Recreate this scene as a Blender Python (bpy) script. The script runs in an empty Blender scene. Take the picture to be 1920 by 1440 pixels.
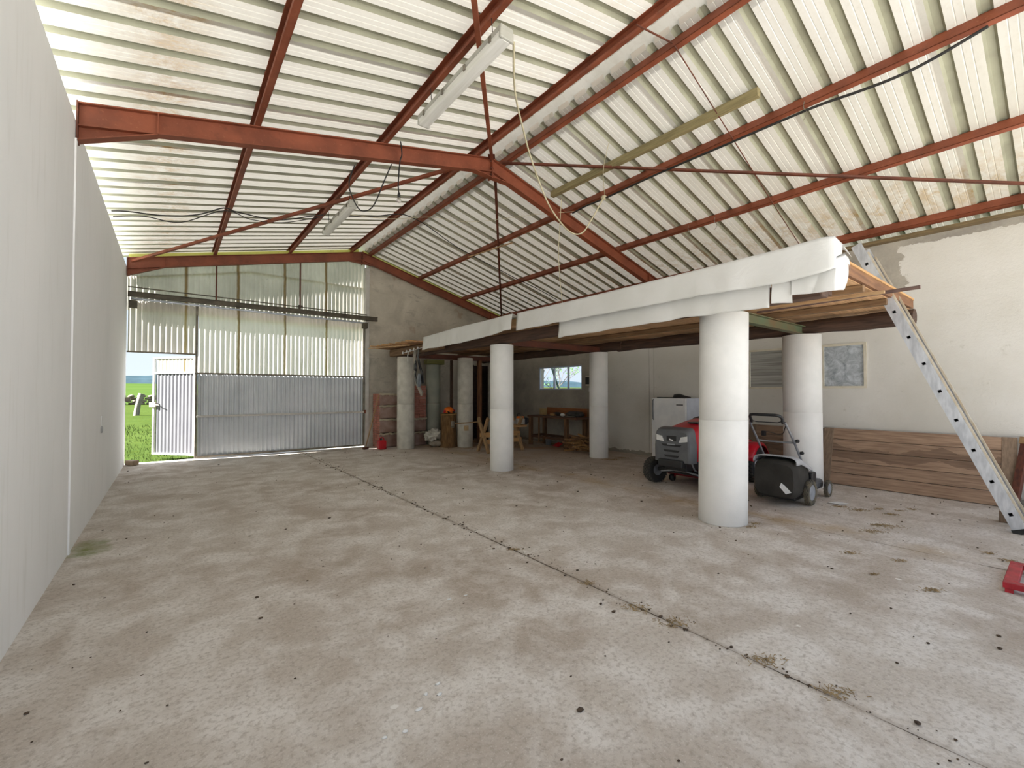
import bpy, bmesh, math, random
from math import sin, cos, pi, tan, radians, sqrt, atan2
from mathutils import Vector, Matrix, noise as mnoise
random.seed(7)
SC = bpy.context.scene
COL = SC.collection
V = Vector

# ------------------------------------------------------------------ camera
YAW, PITCH, FPX = .6622, .0184, 822.0
cam = bpy.data.cameras.new('camera'); camo = bpy.data.objects.new('camera', cam)
COL.objects.link(camo)
cam.sensor_fit = 'HORIZONTAL'; cam.sensor_width = 36.0; cam.lens = FPX / 1920 * 36.0
cam.clip_start = .05; cam.clip_end = 3000
camo.location = (0, 0, 1.4)
camo.rotation_euler = (pi/2 + PITCH, 0, -YAW)
SC.camera = camo

# ------------------------------------------------------------------ view, sky, sun
SC.view_settings.view_transform = 'Standard'
SC.view_settings.look = 'None'
SC.view_settings.gamma = 1.0
SC.view_settings.use_curve_mapping = False
SC.view_settings.exposure = 2.2
world = bpy.data.worlds.new('sky'); SC.world = world; world.use_nodes = True
wn = world.node_tree; wn.nodes.clear()
w_out = wn.nodes.new('ShaderNodeOutputWorld'); w_bg = wn.nodes.new('ShaderNodeBackground')
w_tc = wn.nodes.new('ShaderNodeTexCoord'); w_sep = wn.nodes.new('ShaderNodeSeparateXYZ')
w_r = wn.nodes.new('ShaderNodeValToRGB')
wn.links.new(w_tc.outputs['Generated'], w_sep.inputs[0]); wn.links.new(w_sep.outputs[2], w_r.inputs[0])
w_r.color_ramp.elements[0].position = 0.0; w_r.color_ramp.elements[0].color = (.80, .90, 1.0, 1)
w_r.color_ramp.elements[1].position = .7; w_r.color_ramp.elements[1].color = (.52, .70, 1.0, 1)
w_nz = wn.nodes.new('ShaderNodeTexNoise'); w_nz.inputs['Scale'].default_value = 2.2; w_nz.inputs['Detail'].default_value = 5
w_cr = wn.nodes.new('ShaderNodeValToRGB'); w_cr.color_ramp.elements[0].position = .45; w_cr.color_ramp.elements[1].position = .62
w_mx = wn.nodes.new('ShaderNodeMix'); w_mx.data_type = 'RGBA'
wn.links.new(w_tc.outputs['Generated'], w_nz.inputs['Vector']); wn.links.new(w_nz.outputs['Fac'], w_cr.inputs[0])
wn.links.new(w_cr.outputs[0], w_mx.inputs['Factor']); wn.links.new(w_r.outputs[0], w_mx.inputs[6])
w_mx.inputs[7].default_value = (.98, .98, 1.0, 1)
wn.links.new(w_mx.outputs[2], w_bg.inputs['Color']); w_bg.inputs['Strength'].default_value = .24
wn.links.new(w_bg.outputs[0], w_out.inputs[0])
sun = bpy.data.lights.new('sun', 'SUN'); suno = bpy.data.objects.new('sun', sun); COL.objects.link(suno)
sun.energy = 8.6; sun.angle = .009; sun.color = (1.0, .98, .95)
SUN_DIR = V((-1, .12, .76)).normalized()
suno.location = SUN_DIR * 30; suno.rotation_euler = SUN_DIR.to_track_quat('Z', 'Y').to_euler()

# ------------------------------------------------------------------ helpers
def lin(c):
    if isinstance(c, str):
        c = tuple(int(c[i:i+2], 16)/255 for i in (0, 2, 4))
    return tuple(x/12.92 if x <= .04045 else ((x+.055)/1.055)**2.4 for x in c)

MATS = {}
class NT:
    def __init__(s, name):
        s.m = bpy.data.materials.new(name); s.m.use_nodes = True; s.t = s.m.node_tree
        s.b = s.t.nodes['Principled BSDF']; s.out = s.t.nodes['Material Output']
        s.tc = s.t.nodes.new('ShaderNodeTexCoord'); s.geo = s.t.nodes.new('ShaderNodeNewGeometry')
    def L(s, a, b): s.t.links.new(a, b)
    def mapv(s, scale=(1, 1, 1), world=False):
        n = s.t.nodes.new('ShaderNodeMapping'); n.inputs['Scale'].default_value = scale
        s.L(s.geo.outputs['Position'] if world else s.tc.outputs['Object'], n.inputs['Vector']); return n.outputs[0]
    def noise(s, sc, det=4, vec=None, rough=.55, dist=0):
        n = s.t.nodes.new('ShaderNodeTexNoise'); n.inputs['Scale'].default_value = sc; n.inputs['Detail'].default_value = det
        n.inputs['Roughness'].default_value = rough; n.inputs['Distortion'].default_value = dist
        if vec: s.L(vec, n.inputs['Vector'])
        return n.outputs['Fac']
    def ramp(s, f, a, b, ca=(0, 0, 0), cb=(1, 1, 1)):
        n = s.t.nodes.new('ShaderNodeValToRGB'); e = n.color_ramp.elements
        e[0].position = a; e[1].position = b; e[0].color = (*ca, 1); e[1].color = (*cb, 1)
        s.L(f, n.inputs[0]); return n.outputs[0]
    def mix(s, f, a, b):
        n = s.t.nodes.new('ShaderNodeMix'); n.data_type = 'RGBA'
        for v, i in ((f, 'Factor'), (a, 6), (b, 7)):
            if isinstance(v, (int, float)): n.inputs[i].default_value = v
            elif isinstance(v, tuple): n.inputs[i].default_value = (*v, 1)
            else: s.L(v, n.inputs[i])
        return n.outputs[2]
    def math(s, op, a, b=0.0, clamp=False):
        n = s.t.nodes.new('ShaderNodeMath'); n.operation = op; n.use_clamp = clamp
        for v, i in ((a, 0), (b, 1)):
            if isinstance(v, (int, float)): n.inputs[i].default_value = v
            else: s.L(v, n.inputs[i])
        return n.outputs[0]
    def pos(s):
        n = s.t.nodes.new('ShaderNodeSeparateXYZ'); s.L(s.geo.outputs['Position'], n.inputs[0]); return n.outputs
    def bump(s, h, strength=.3, dist=.01):
        n = s.t.nodes.new('ShaderNodeBump'); n.inputs['Strength'].default_value = strength; n.inputs['Distance'].default_value = dist
        s.L(h, n.inputs['Height']); s.L(n.outputs[0], s.b.inputs['Normal'])
    def color(s, c): 
        if isinstance(c, tuple): s.b.inputs['Base Color'].default_value = (*c, 1)
        else: s.L(c, s.b.inputs['Base Color'])

def simple(name, c1, c2=None, scale=6, rough=.6, spec=.5, metal=0, bump=0, bscale=40, stretch=(1, 1, 1), a=.35, b=.65, dist=.004, vary=0):
    if name in MATS: return MATS[name]
    s = NT(name); s.b.inputs['Roughness'].default_value = rough; s.b.inputs['Metallic'].default_value = metal; s.b.inputs['Specular IOR Level'].default_value = spec
    vec = s.mapv(stretch)
    if c2 is None: c2 = tuple(c*.82 for c in lin(c1))
    else: c2 = lin(c2)
    col = s.mix(s.ramp(s.noise(scale, 5, vec), a, b), lin(c1), c2)
    if vary:
        oi = s.t.nodes.new('ShaderNodeObjectInfo'); h = s.t.nodes.new('ShaderNodeHueSaturation')
        s.L(col, h.inputs['Color']); s.L(s.math('ADD', s.math('MULTIPLY', oi.outputs['Random'], vary), 1 - vary/2), h.inputs['Value'])
        col = h.outputs[0]
    s.color(col)
    if bump: s.bump(s.noise(bscale, 4, vec), bump, dist)
    MATS[name] = s.m; return s.m

def wood(name, c1, c2, axis='X', rough=.75, vary=.25, scale=3):
    st = {'X': (1, 14, 14), 'Y': (14, 1, 14), 'Z': (14, 14, 1)}[axis]
    return simple(name, c1, c2, scale=scale, rough=rough, bump=.35, bscale=6, stretch=st, vary=vary)

class MB:
    def __init__(s): s.v = []; s.f = []; s.sm = []
    def add(s, vs, fs, smooth=False):
        n = len(s.v); s.v += [V(p) for p in vs]; s.f += [[i+n for i in f] for f in fs]; s.sm += [smooth]*len(fs); return s
    def bx(s, x0, x1, y0, y1, z0, z1):
        p = [(x, y, z) for z in (z0, z1) for y in (y0, y1) for x in (x0, x1)]
        return s.add(p, [(0, 2, 3, 1), (4, 5, 7, 6), (0, 1, 5, 4), (2, 6, 7, 3), (0, 4, 6, 2), (1, 3, 7, 5)])
    def beam(s, a, b, w, h, up=(0, 0, 1), w2=None, h2=None):
        a = V(a); b = V(b); d = (b-a).normalized(); up = V(up)
        sd = d.cross(up)
        if sd.length < 1e-4: sd = d.cross(V((1, 0, 0)))
        sd.normalize(); u = sd.cross(d).normalized()
        w2 = w if w2 is None else w2; h2 = h if h2 is None else h2
        p = []
        for c, ww, hh in ((a, w, h), (b, w2, h2)):
            p += [c - sd*ww/2 - u*hh/2, c + sd*ww/2 - u*hh/2, c + sd*ww/2 + u*hh/2, c - sd*ww/2 + u*hh/2]
        return s.add(p, [(3, 2, 1, 0), (4, 5, 6, 7), (0, 1, 5, 4), (1, 2, 6, 5), (2, 3, 7, 6), (3, 0, 4, 7)])
    def prism(s, pts, vec):
        n = len(pts); vec = V(vec); p = [V(q) for q in pts] + [V(q)+vec for q in pts]
        f = [tuple(range(n))[::-1], tuple(range(n, 2*n))] + [(i, (i+1) % n, (i+1) % n + n, i+n) for i in range(n)]
        return s.add(p, f)
    def tube(s, pts, r, seg=8, radii=None, cap=True):
        pts = [V(p) for p in pts]; n = len(pts); vs = []; pu = None
        for i, p in enumerate(pts):
            d = (pts[min(i+1, n-1)] - pts[max(i-1, 0)]).normalized()
            if pu is None:
                pu = d.orthogonal().normalized()
            else:
                pu = (pu - d*pu.dot(d)); pu = pu.normalized() if pu.length > 1e-5 else d.orthogonal().normalized()
            w = d.cross(pu); rr = radii[i] if radii else r
            vs += [p + (pu*cos(2*pi*k/seg) + w*sin(2*pi*k/seg))*rr for k in range(seg)]
        fs = [(i*seg+k, i*seg+(k+1) % seg, (i+1)*seg+(k+1) % seg, (i+1)*seg+k) for i in range(n-1) for k in range(seg)]
        s.add(vs, fs, True)
        if cap: s.add([vs[k] for k in range(seg)], [tuple(range(seg))[::-1]]); s.add(vs[-seg:], [tuple(range(seg))])
        return s
    def lathe(s, prof, c=(0, 0, 0), axis=(0, 0, 1), seg=32, smooth=True, close=False):
        ax = V(axis).normalized(); u = ax.orthogonal().normalized(); w = ax.cross(u); c = V(c); n = len(prof)
        vs = [c + ax*z + (u*cos(2*pi*k/seg)+w*sin(2*pi*k/seg))*max(r, 1e-4) for r, z in prof for k in range(seg)]
        rng = range(n) if close else range(n-1)
        fs = [(i*seg+k, i*seg+(k+1) % seg, ((i+1) % n)*seg+(k+1) % seg, ((i+1) % n)*seg+k) for i in rng for k in range(seg)]
        return s.add(vs, fs, smooth)
    def grid(s, fn, nu, nv, smooth=True):
        vs = [fn(i/nu, j/nv) for j in range(nv+1) for i in range(nu+1)]
        fs = [(j*(nu+1)+i, j*(nu+1)+i+1, (j+1)*(nu+1)+i+1, (j+1)*(nu+1)+i) for j in range(nv) for i in range(nu)]
        return s.add(vs, fs, smooth)
    def blob(s, c, r, sub=2, nz=.15, ns=2.0, flat=1.0):
        bm = bmesh.new(); bmesh.ops.create_icosphere(bm, subdivisions=sub, radius=1)
        r = V(r) if not isinstance(r, (int, float)) else V((r, r, r)); c = V(c)
        vs = []
        for v in bm.verts:
            k = 1 + nz*mnoise.noise(v.co*ns + c*3.1)
            p = V((v.co.x*r.x*k, v.co.y*r.y*k, v.co.z*r.z*k)); vs.append(c+p)
        fs = [[v.index for v in f.verts] for f in bm.faces]; bm.free()
        return s.add(vs, fs, True)
    def build(s, name, mat, parent=None, bevel=0, loc=None, label=None, cat=None, group=None, kind=None, solid=0, subsurf=0):
        off = V((0, 0, 0))
        if parent is not None:
            q = parent
            while q is not None: off += q.location; q = q.parent
        else:
            if loc is None:
                xs = [p.x for p in s.v]; ys = [p.y for p in s.v]; zs = [p.z for p in s.v]
                loc = V(((min(xs)+max(xs))/2, (min(ys)+max(ys))/2, min(zs)))
            off = V(loc)
        me = bpy.data.meshes.new(name); me.from_pydata([tuple(p-off) for p in s.v], [], s.f)
        me.polygons.foreach_set('use_smooth', s.sm); me.update()
        me.materials.append(mat)
        o = bpy.data.objects.new(name, me); COL.objects.link(o)
        if parent is not None: o.parent = parent
        else: o.location = off
        if solid:
            m = o.modifiers.new('t', 'SOLIDIFY'); m.thickness = solid; m.offset = 0
        if bevel:
            m = o.modifiers.new('b', 'BEVEL'); m.width = bevel; m.segments = 2; m.limit_method = 'ANGLE'; m.angle_limit = .6
        if subsurf:
            m = o.modifiers.new('s', 'SUBSURF'); m.levels = subsurf; m.render_levels = subsurf
        tag(o, label, cat, group, kind)
        return o
def tag(o, label=None, cat=None, group=None, kind=None):
    for k, v in (('label', label), ('category', cat), ('group', group), ('kind', kind)):
        if v: o[k] = v
def thing(name, loc, label=None, cat=None, group=None, kind=None):
    o = bpy.data.objects.new(name, None); COL.objects.link(o); o.location = loc; o.empty_display_size = .1
    tag(o, label, cat, group, kind); return o
def copy_tree(o, parent=None):
    c = o.copy(); COL.objects.link(c); c.parent = parent
    for ch in list(o.children): copy_tree(ch, c)
    return c
def share(o, loc, parent=None, rot=None):     # a copy that shares the mesh
    c = o.copy(); COL.objects.link(c); c.location = loc
    if rot: c.rotation_euler = rot
    return c

# ------------------------------------------------------------------ materials
def mat_floor():
    s = NT('concrete_floor'); s.b.inputs['Roughness'].default_value = .85
    w = s.mapv((1, 1, 1), True)
    big = s.noise(.55, 6, w, .6, .4); mid = s.noise(2.6, 8, w, .65, .3); fine = s.noise(38, 6, w, .7)
    c = s.mix(s.ramp(big, .36, .62), lin('AFA294'), lin('CCC4BA'))
    c = s.mix(s.math('MULTIPLY', s.ramp(mid, .42, .62), .8), c, lin('E2DDD7'))
    c = s.mix(s.math('MULTIPLY', s.ramp(s.noise(1.1, 7, s.mapv((1.3, .8, 1), True), .6, .8), .55, .72), .6), c, lin('A59686'))
    c = s.mix(s.math('MULTIPLY', s.ramp(fine, .48, .66), .6), c, lin('94887B'))
    c = s.mix(s.math('MULTIPLY', s.ramp(s.noise(90, 3, w, .6), .58, .7), .35), c, lin('EAE6E0'))
    # brown dirt and straw dust under the deck
    p = s.pos()
    m = s.math('MULTIPLY', s.ramp(p[0], 4.7, 6.2), 1.0)
    rx = s.math('MULTIPLY', s.math('SUBTRACT', p[0], 4.0), .45, True); ry = s.math('MULTIPLY', s.math('SUBTRACT', p[1], 5.5), .4, True)
    dz = s.math('MULTIPLY', s.math('ADD', s.math('MULTIPLY', rx, ry), s.math('MULTIPLY', rx, .18)), s.ramp(s.noise(1.3, 6, w, .6), .3, .6))
    c = s.mix(s.math('MULTIPLY', dz, .75, True), c, lin('A58562'))
    # tan dust trail along the back row
    tr = s.math('ABSOLUTE', s.math('SUBTRACT', s.math('ADD', p[0], s.math('MULTIPLY', s.noise(.9, 3, w), .9)), 5.75))
    tm = s.math('MULTIPLY', s.math('SUBTRACT', 1.0, s.math('MULTIPLY', tr, 3.2), True), s.ramp(p[1], 0, 1))
    tm = s.math('MULTIPLY', tm, s.ramp(s.noise(2.2, 6, w), .4, .6))
    c = s.mix(s.math('MULTIPLY', tm, .55, True), c, lin('AF9260'))
    # white lime spots
    vo = s.t.nodes.new('ShaderNodeTexVoronoi'); vo.inputs['Scale'].default_value = 3.3; s.L(s.mapv((1, 1, 1), True), vo.inputs['Vector'])
    wob = s.math('ADD', vo.outputs['Distance'], s.math('MULTIPLY', s.noise(30, 4, w), .12))
    c = s.mix(s.math('MULTIPLY', s.ramp(wob, .1, .125, (1, 1, 1), (0, 0, 0)), s.ramp(s.noise(1.2, 2, w), .5, .55)), c, lin('E6E2DC'))
    # moss patch by the left wall
    dx = s.math('SUBTRACT', p[0], -.55); dy = s.math('SUBTRACT', p[1], 5.45)
    rr = s.math('ADD', s.math('ADD', s.math('MULTIPLY', s.math('MULTIPLY', dx, dx), 14), s.math('MULTIPLY', s.math('MULTIPLY', dy, dy), 3.5)), s.math('MULTIPLY', s.noise(9, 5, w), .9))
    c = s.mix(s.math('MULTIPLY', s.ramp(rr, .35, .85, (1, 1, 1), (0, 0, 0)), .85), c, lin('6E7A2C'))
    c = s.mix(s.ramp(s.math('ABSOLUTE', s.math('SUBTRACT', p[0], 2.42)), .01, .035, (.3, .3, .3), (0, 0, 0)), c, lin('7B6650'))
    s.color(c); s.bump(s.math('ADD', s.noise(60, 6, w, .7), s.math('MULTIPLY', s.noise(6, 5, w), 1.2)), .45, .012)
    return s.m
def mat_roof():
    s = NT('roof_sheet_metal'); s.b.inputs['Roughness'].default_value = .5; s.b.inputs['Metallic'].default_value = .15
    w = s.mapv((1, 1, 1), True); p = s.pos()
    c = s.mix(s.ramp(s.noise(1.2, 6, s.mapv((.4, 2.2, 1), True), .6), .35, .65), lin('D9D8D2'), lin('C6C4BA'))
    c = s.mix(s.math('MULTIPLY', s.ramp(s.noise(14, 6, w, .75), .5, .75), .35), c, lin('AFA796'))
    # rust coming through near the eaves
    def band(cx, wd, amt, y0=None):
        a = s.math('ABSOLUTE', s.math('SUBTRACT', s.math('ADD', p[0], s.math('MULTIPLY', s.noise(2.2, 4, w), .5)), cx))
        a = s.math('SUBTRACT', 1.0, s.math('DIVIDE', a, wd), True)
        return s.math('MULTIPLY', s.math('MULTIPLY', a, s.ramp(s.noise(3.4, 7, s.mapv((1, 1.6, 1), True), .7, .4), .4, .62)), amt, True)
    rust = s.math('ADD', s.math('ADD', band(.22, .42, 1.25), band(8.05, .8, 1.4)), band(3.35, .25, .25), True)
    c = s.mix(rust, c, lin('A5803C'))
    c = s.mix(s.math('MULTIPLY', s.math('MULTIPLY', s.ramp(p[0], 0, 1), s.math('MULTIPLY', s.math('SUBTRACT', p[0], 4.6), .2, True)), .55), c, lin('B3AB8C'))
    s.color(c); s.bump(s.noise(25, 4, w), .1, .004)
    tr = s.t.nodes.new('ShaderNodeBsdfTranslucent'); tr.inputs['Color'].default_value = (*lin('EDE8DC'), 1)
    mx = s.t.nodes.new('ShaderNodeMixShader'); mx.inputs[0].default_value = .055  # translucency added to the metal so sunlight brightens the interior
    s.L(s.b.outputs[0], mx.inputs[1]); s.L(tr.outputs[0], mx.inputs[2]); s.L(mx.outputs[0], s.out.inputs[0])
    return s.m
def mat_rust(name='red_oxide_steel', dark=False):
    s = NT(name); s.b.inputs['Roughness'].default_value = .62
    w = s.mapv((1, 1, 1), True)
    a, b = (('914E34', '753C26') if not dark else ('6B3A28', '553024'))
    c = s.mix(s.ramp(s.noise(3, 6, w), .35, .65), lin(a), lin(b))
    c = s.mix(s.math('MULTIPLY', s.ramp(s.noise(30, 6, w, .75), .58, .74), .5), c, lin('B07A58'))
    c = s.mix(s.math('MULTIPLY', s.ramp(s.noise(9, 6, w, .7), .6, .75), .5), c, lin('4A2A1C'))
    s.color(c); s.bump(s.noise(50, 4, w), .15, .003); return s.m
def mat_rightwall():
    s = NT('right_wall_paint'); s.b.inputs['Roughness'].default_value = .9
    w = s.mapv((1, 1, 1), True); p = s.pos()
    white = s.mix(s.ramp(s.noise(.9, 5, w), .35, .65), lin('DFDCD5'), lin('D3CFC5'))
    white = s.mix(s.math('MULTIPLY', s.ramp(s.noise(7, 8, w, .7), .62, .72), .35), white, lin('A9A48F'))
    raw = s.mix(s.ramp(s.noise(1.6, 7, w, .65), .35, .65), lin('B8B2A5'), lin('99938A'))
    raw = s.mix(s.math('MULTIPLY', s.ramp(s.noise(12, 6, w, .7), .5, .7), .4), raw, lin('C0BAAC'))
    # painted area: an uneven brushed edge, nothing to do with light
    e = s.math('MULTIPLY', s.math('SUBTRACT', s.noise(5, 7, w, .75), .5), .55)
    top = s.math('LESS_THAN', s.math('ADD', p[2], s.math('MULTIPLY', e, .3)), 3.5)
    near = s.math('MULTIPLY', top, s.math('LESS_THAN', s.math('ADD', p[1], e), 1.5))
    low = s.math('LESS_THAN', s.math('ADD', p[2], s.math('MULTIPLY', e, .3)), 2.42)
    m = s.math('MULTIPLY', s.math('MAXIMUM', near, low), s.math('LESS_THAN', p[1], 7.35))
    c = s.mix(m, raw, white)
    # ground-level dirt splashes, own ragged edge
    d = s.math('LESS_THAN', s.math('ADD', p[2], s.math('MULTIPLY', s.noise(8, 6, w, .7), -.2)), -.03)
    c = s.mix(s.math('MULTIPLY', d, .7), c, lin('7D7566'))
    s.color(c); s.bump(s.math('ADD', s.noise(35, 6, w, .7), s.noise(4, 4, w)), .5, .012); return s.m
def mat_gable():
    s = NT('grey_render'); s.b.inputs['Roughness'].default_value = .95
    w = s.mapv((1, 1, 1), True); p = s.pos()
    c = s.mix(s.ramp(s.noise(1.1, 7, w, .6, .5), .33, .66), lin('D6CFC0'), lin('B4AEA0'))
    c = s.mix(s.math('MULTIPLY', s.ramp(s.noise(6, 7, w, .7), .52, .72), .5), c, lin('DDD7C9'))
    c = s.mix(s.math('MULTIPLY', s.ramp(s.noise(2.0, 6, s.mapv((1, 1, 2.5), True), .65, 1.0), .56, .68), .5), c, lin('8E897E'))
    c = s.mix(s.math('MULTIPLY', s.ramp(s.noise(2.6, 3, w), .66, .74), .4), c, lin('9A6F4A'))
    s.color(c); s.bump(s.math('ADD', s.noise(30, 6, w, .7), s.noise(5, 4, w)), .5, .015); return s.m
def mat_leftwall():
    s = NT('left_wall_plaster'); s.b.inputs['Roughness'].default_value = .8
    w = s.mapv((1, 1, 1), True)
    c = s.mix(s.ramp(s.noise(.8, 5, s.mapv((1, 1, .5), True), .6), .35, .65), lin('FAFBFC'), lin('F2F4F5'))
    c = s.mix(s.math('MULTIPLY', s.ramp(s.noise(4, 5, s.mapv((1, 5, .4), True), .6), .56, .75), .3), c, lin('D8D8D3'))
    s.color(c); s.bump(s.noise(12, 4, s.mapv((1, 1, .5), True)), .12, .01); return s.m
def mat_fibre(name, c1, c2, transl=.35, seams=()):
    s = NT(name); s.b.inputs['Roughness'].default_value = .8
    w = s.mapv((1, 1, 1), True); p = s.pos()
    c = s.mix(s.ramp(s.noise(1.6, 4, s.mapv((1.0, 1, .6), True), .55), .35, .65), lin(c1), lin(c2))
    c = s.mix(s.math('MULTIPLY', s.ramp(s.noise(2.1, 6, s.mapv((1.6, 1, .5), True), .7), .58, .72), .45), c, lin('A09A80'))
    c = s.mix(s.math('MULTIPLY', s.ramp(s.noise(26, 4, w, .6), .68, .74), .6), c, lin('5A5848'))
    for x in seams:
        a = s.math('ABSOLUTE', s.math('SUBTRACT', s.math('ADD', p[0], s.math('MULTIPLY', s.math('SUBTRACT', s.noise(5, 4, w), .5), .05)), x))
        c = s.mix(s.ramp(a, .012, .03, (.8, .8, .8), (0, 0, 0)), c, lin('A08A4E'))
    s.color(c)
    tr = s.t.nodes.new('ShaderNodeBsdfTranslucent'); s.L(c, tr.inputs['Color'])
    mx = s.t.nodes.new('ShaderNodeMixShader'); mx.inputs[0].default_value = transl
    s.L(s.b.outputs[0], mx.inputs[1]); s.L(tr.outputs[0], mx.inputs[2]); s.L(mx.outputs[0], s.out.inputs[0])
    return s.m
def mat_cloth():
    s = NT('white_plastic_sheeting'); s.b.inputs['Roughness'].default_value = .42
    w = s.mapv((1, 1, 1), True)
    c = s.mix(s.ramp(s.noise(1.5, 4, w), .35, .65), lin('F2F2F0'), lin('E8E8E4'))
    s.color(c); s.bump(s.noise(4, 5, s.mapv((1, 1, 1), True), .6, .8), .35, .03)
    tr = s.t.nodes.new('ShaderNodeBsdfTranslucent'); s.L(c, tr.inputs['Color'])
    mx = s.t.nodes.new('ShaderNodeMixShader'); mx.inputs[0].default_value = .2
    s.L(s.b.outputs[0], mx.inputs[1]); s.L(tr.outputs[0], mx.inputs[2]); s.L(mx.outputs[0], s.out.inputs[0])
    return s.m
def mat_glass(name='window_glass', c='F4FAFF', rough=0.02):
    s = NT(name); s.b.inputs['Base Color'].default_value = (*lin(c), 1); s.b.inputs['Roughness'].default_value = rough
    s.b.inputs['Transmission Weight'].default_value = 1; s.b.inputs['IOR'].default_value = 1.45
    return s.m
def mat_dirty(name, seed, stripes=False):
    s = NT(name); s.b.inputs['Roughness'].default_value = .35
    w = s.mapv((1, 1, 1), True)
    if stripes:
        n = s.noise(3.5, 5, s.mapv((1, .25, 9), True), .6)
        c = s.mix(s.ramp(n, .38, .62), lin('8E8C86'), lin('B6B6B0'))
    else:
        n = s.noise(7, 8, w, .7, 1.2)
        c = s.mix(s.ramp(n, .35, .65), lin('868D93'), lin('D0D6DB'))
    s.color(c); return s.m
def mat_terrain(name, c1, c2, sc):
    s = NT(name); s.b.inputs['Roughness'].default_value = 1; s.b.inputs['Specular IOR Level'].default_value = 0
    w = s.mapv((1, 1, 1), True)
    c = s.mix(s.ramp(s.noise(sc, 8, w, .7), .35, .65), lin(c1), lin(c2))
    c = s.mix(s.math('MULTIPLY', s.ramp(s.noise(sc*8, 5, w, .7), .5, .7), .4), c, lin('48501C'))
    s.color(c); s.bump(s.noise(sc*20, 5, w), .4, .05); return s.m

RIB = simple('shade_painted_rib', 'ACAC96', '979682', scale=3, rough=.7); FLOOR = mat_floor(); ROOF = mat_roof(); RUST = mat_rust(); RUSTD = mat_rust('dark_oxide_steel', True)  # RIB: shade of the rib recesses painted in as a darker green-grey
RWALL = mat_rightwall(); GABLE = mat_gable(); LWALL = mat_leftwall(); CLOTH = mat_cloth()
FIBRE = mat_fibre('fibre_sheet', 'D8D2CA', 'BEB8B0', .45, seams=(.24, 1.16, 2.09, 3.01))
FIBRE2 = mat_fibre('fibre_sheet_clean', 'F0E9E4', 'E4DDD8', .55, seams=(1.17, 2.09, 3.01))
FIBRE3 = mat_fibre('verge_translucent_sheet', 'F2EFB0', 'E6E3A0', .7)
GALV = simple('galvanised_sheet', 'DDE1E5', 'CBD0D5', scale=1.5, rough=.42, metal=.35)
GALVP = simple('pale_door_sheet', '6C6C70', '5E5E64', scale=1.5, rough=.5, metal=.1)
WHITEM = simple('white_painted_steel', 'D0CEC8', 'BEBBB4', scale=5, rough=.5)
GREYM = simple('grey_weathered_steel', '8E8678', '6C665B', scale=6, rough=.6, metal=.2)
TRACKM = simple('track_steel', '6A6253', '4C463C', scale=5, rough=.6, metal=.2)
SHINY = simple('bright_rail_steel', 'C6CCD8', 'A8AEBA', scale=4, rough=.3, metal=.6)
CONC = simple('raw_concrete_pipe', 'D8D5CA', 'C0BDB2', scale=5, rough=.9, bump=.4, bscale=60, dist=.004)
CONCM = simple('mossy_concrete_pipe', 'A9A99B', '93988B', scale=2.5, rough=.9, bump=.4, bscale=60)
CWHITE = simple('whitewashed_pipe', 'ECEBE8', 'E2E2DF', scale=3, rough=.85, bump=.35, bscale=60)
DARKW = wood('dark_beam_wood', '60483A', '402F26', 'Y')
MIDW = wood('joist_wood', '8A6C4C', '6C5238', 'Y')
DECKW = wood('deck_plank_wood', 'D6AE82', 'B58E66', 'X', vary=.45)
PALEW = wood('pale_board_wood', 'D3A873', 'B88B58', 'X')
PALEY = wood('pale_batten_wood', 'C8A67C', 'A88862', 'Y')
PALEZ = wood('pale_frame_wood', 'B08F66', '8E7050', 'Z')
OLDWY = wood('old_panel_wood', 'A88C74', '846A56', 'Y', vary=.3)
OLDWZ = wood('old_stile_wood', '96806A', '7C6856', 'Z', vary=.2)
def add_stain(m):
    t = m.node_tree; b = t.nodes['Principled BSDF']; src = b.inputs['Base Color'].links[0].from_socket
    g = t.nodes.new('ShaderNodeNewGeometry'); sp = t.nodes.new('ShaderNodeSeparateXYZ'); t.links.new(g.outputs['Position'], sp.inputs[0])
    n = t.nodes.new('ShaderNodeTexNoise'); n.inputs['Scale'].default_value = 2.4; n.inputs['Detail'].default_value = 6; t.links.new(g.outputs['Position'], n.inputs['Vector'])
    def M(op, a, c):
        k = t.nodes.new('ShaderNodeMath'); k.operation = op
        for i, v in enumerate((a, c)):
            if isinstance(v, (int, float)): k.inputs[i].default_value = v
            else: t.links.new(v, k.inputs[i])
        return k.outputs[0]
    d = M('ABSOLUTE', M('SUBTRACT', M('ADD', sp.outputs[2], M('MULTIPLY', n.outputs['Fac'], .35)), .68), 0)
    w = M('MULTIPLY', M('LESS_THAN', d, .085), .5)
    x = t.nodes.new('ShaderNodeMix'); x.data_type = 'RGBA'; t.links.new(w, x.inputs['Factor']); t.links.new(src, x.inputs[6]); x.inputs[7].default_value = (*lin('5A4434'), 1)
    t.links.new(x.outputs[2], b.inputs['Base Color'])
add_stain(OLDWY)
BENCHW = wood('bench_wood', '6A4A34', '4A3022', 'Y')
BENCHZ = wood('bench_leg_wood', '8A6848', '5E4430', 'Z')
REDW = wood('red_brown_post_wood', '6B3A2A', '4C2A20', 'Z')
BARK = simple('stump_bark', '8A6A44', '5A4228', scale=6, rough=.95, bump=.9, bscale=9, stretch=(6, 6, .8), dist=.02)
CUTW = simple('cut_log_end', 'B8935E', '9A7848', scale=8, rough=.85)
BLACK = simple('black_plastic', '1C1C1E', '2A2A2C', rough=.45)
RUBBER = simple('tyre_rubber', '242425', '343432', rough=.85, bump=.2)
DUSTR = simple('dusty_tyre_rubber', '3A3936', '7D7460', scale=9, rough=.9)
DGREY = simple('grille_grey_plastic', '66696C', '5A5C60', rough=.45)
RED = simple('tractor_red', 'C4122A', 'B50F24', rough=.3)
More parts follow.
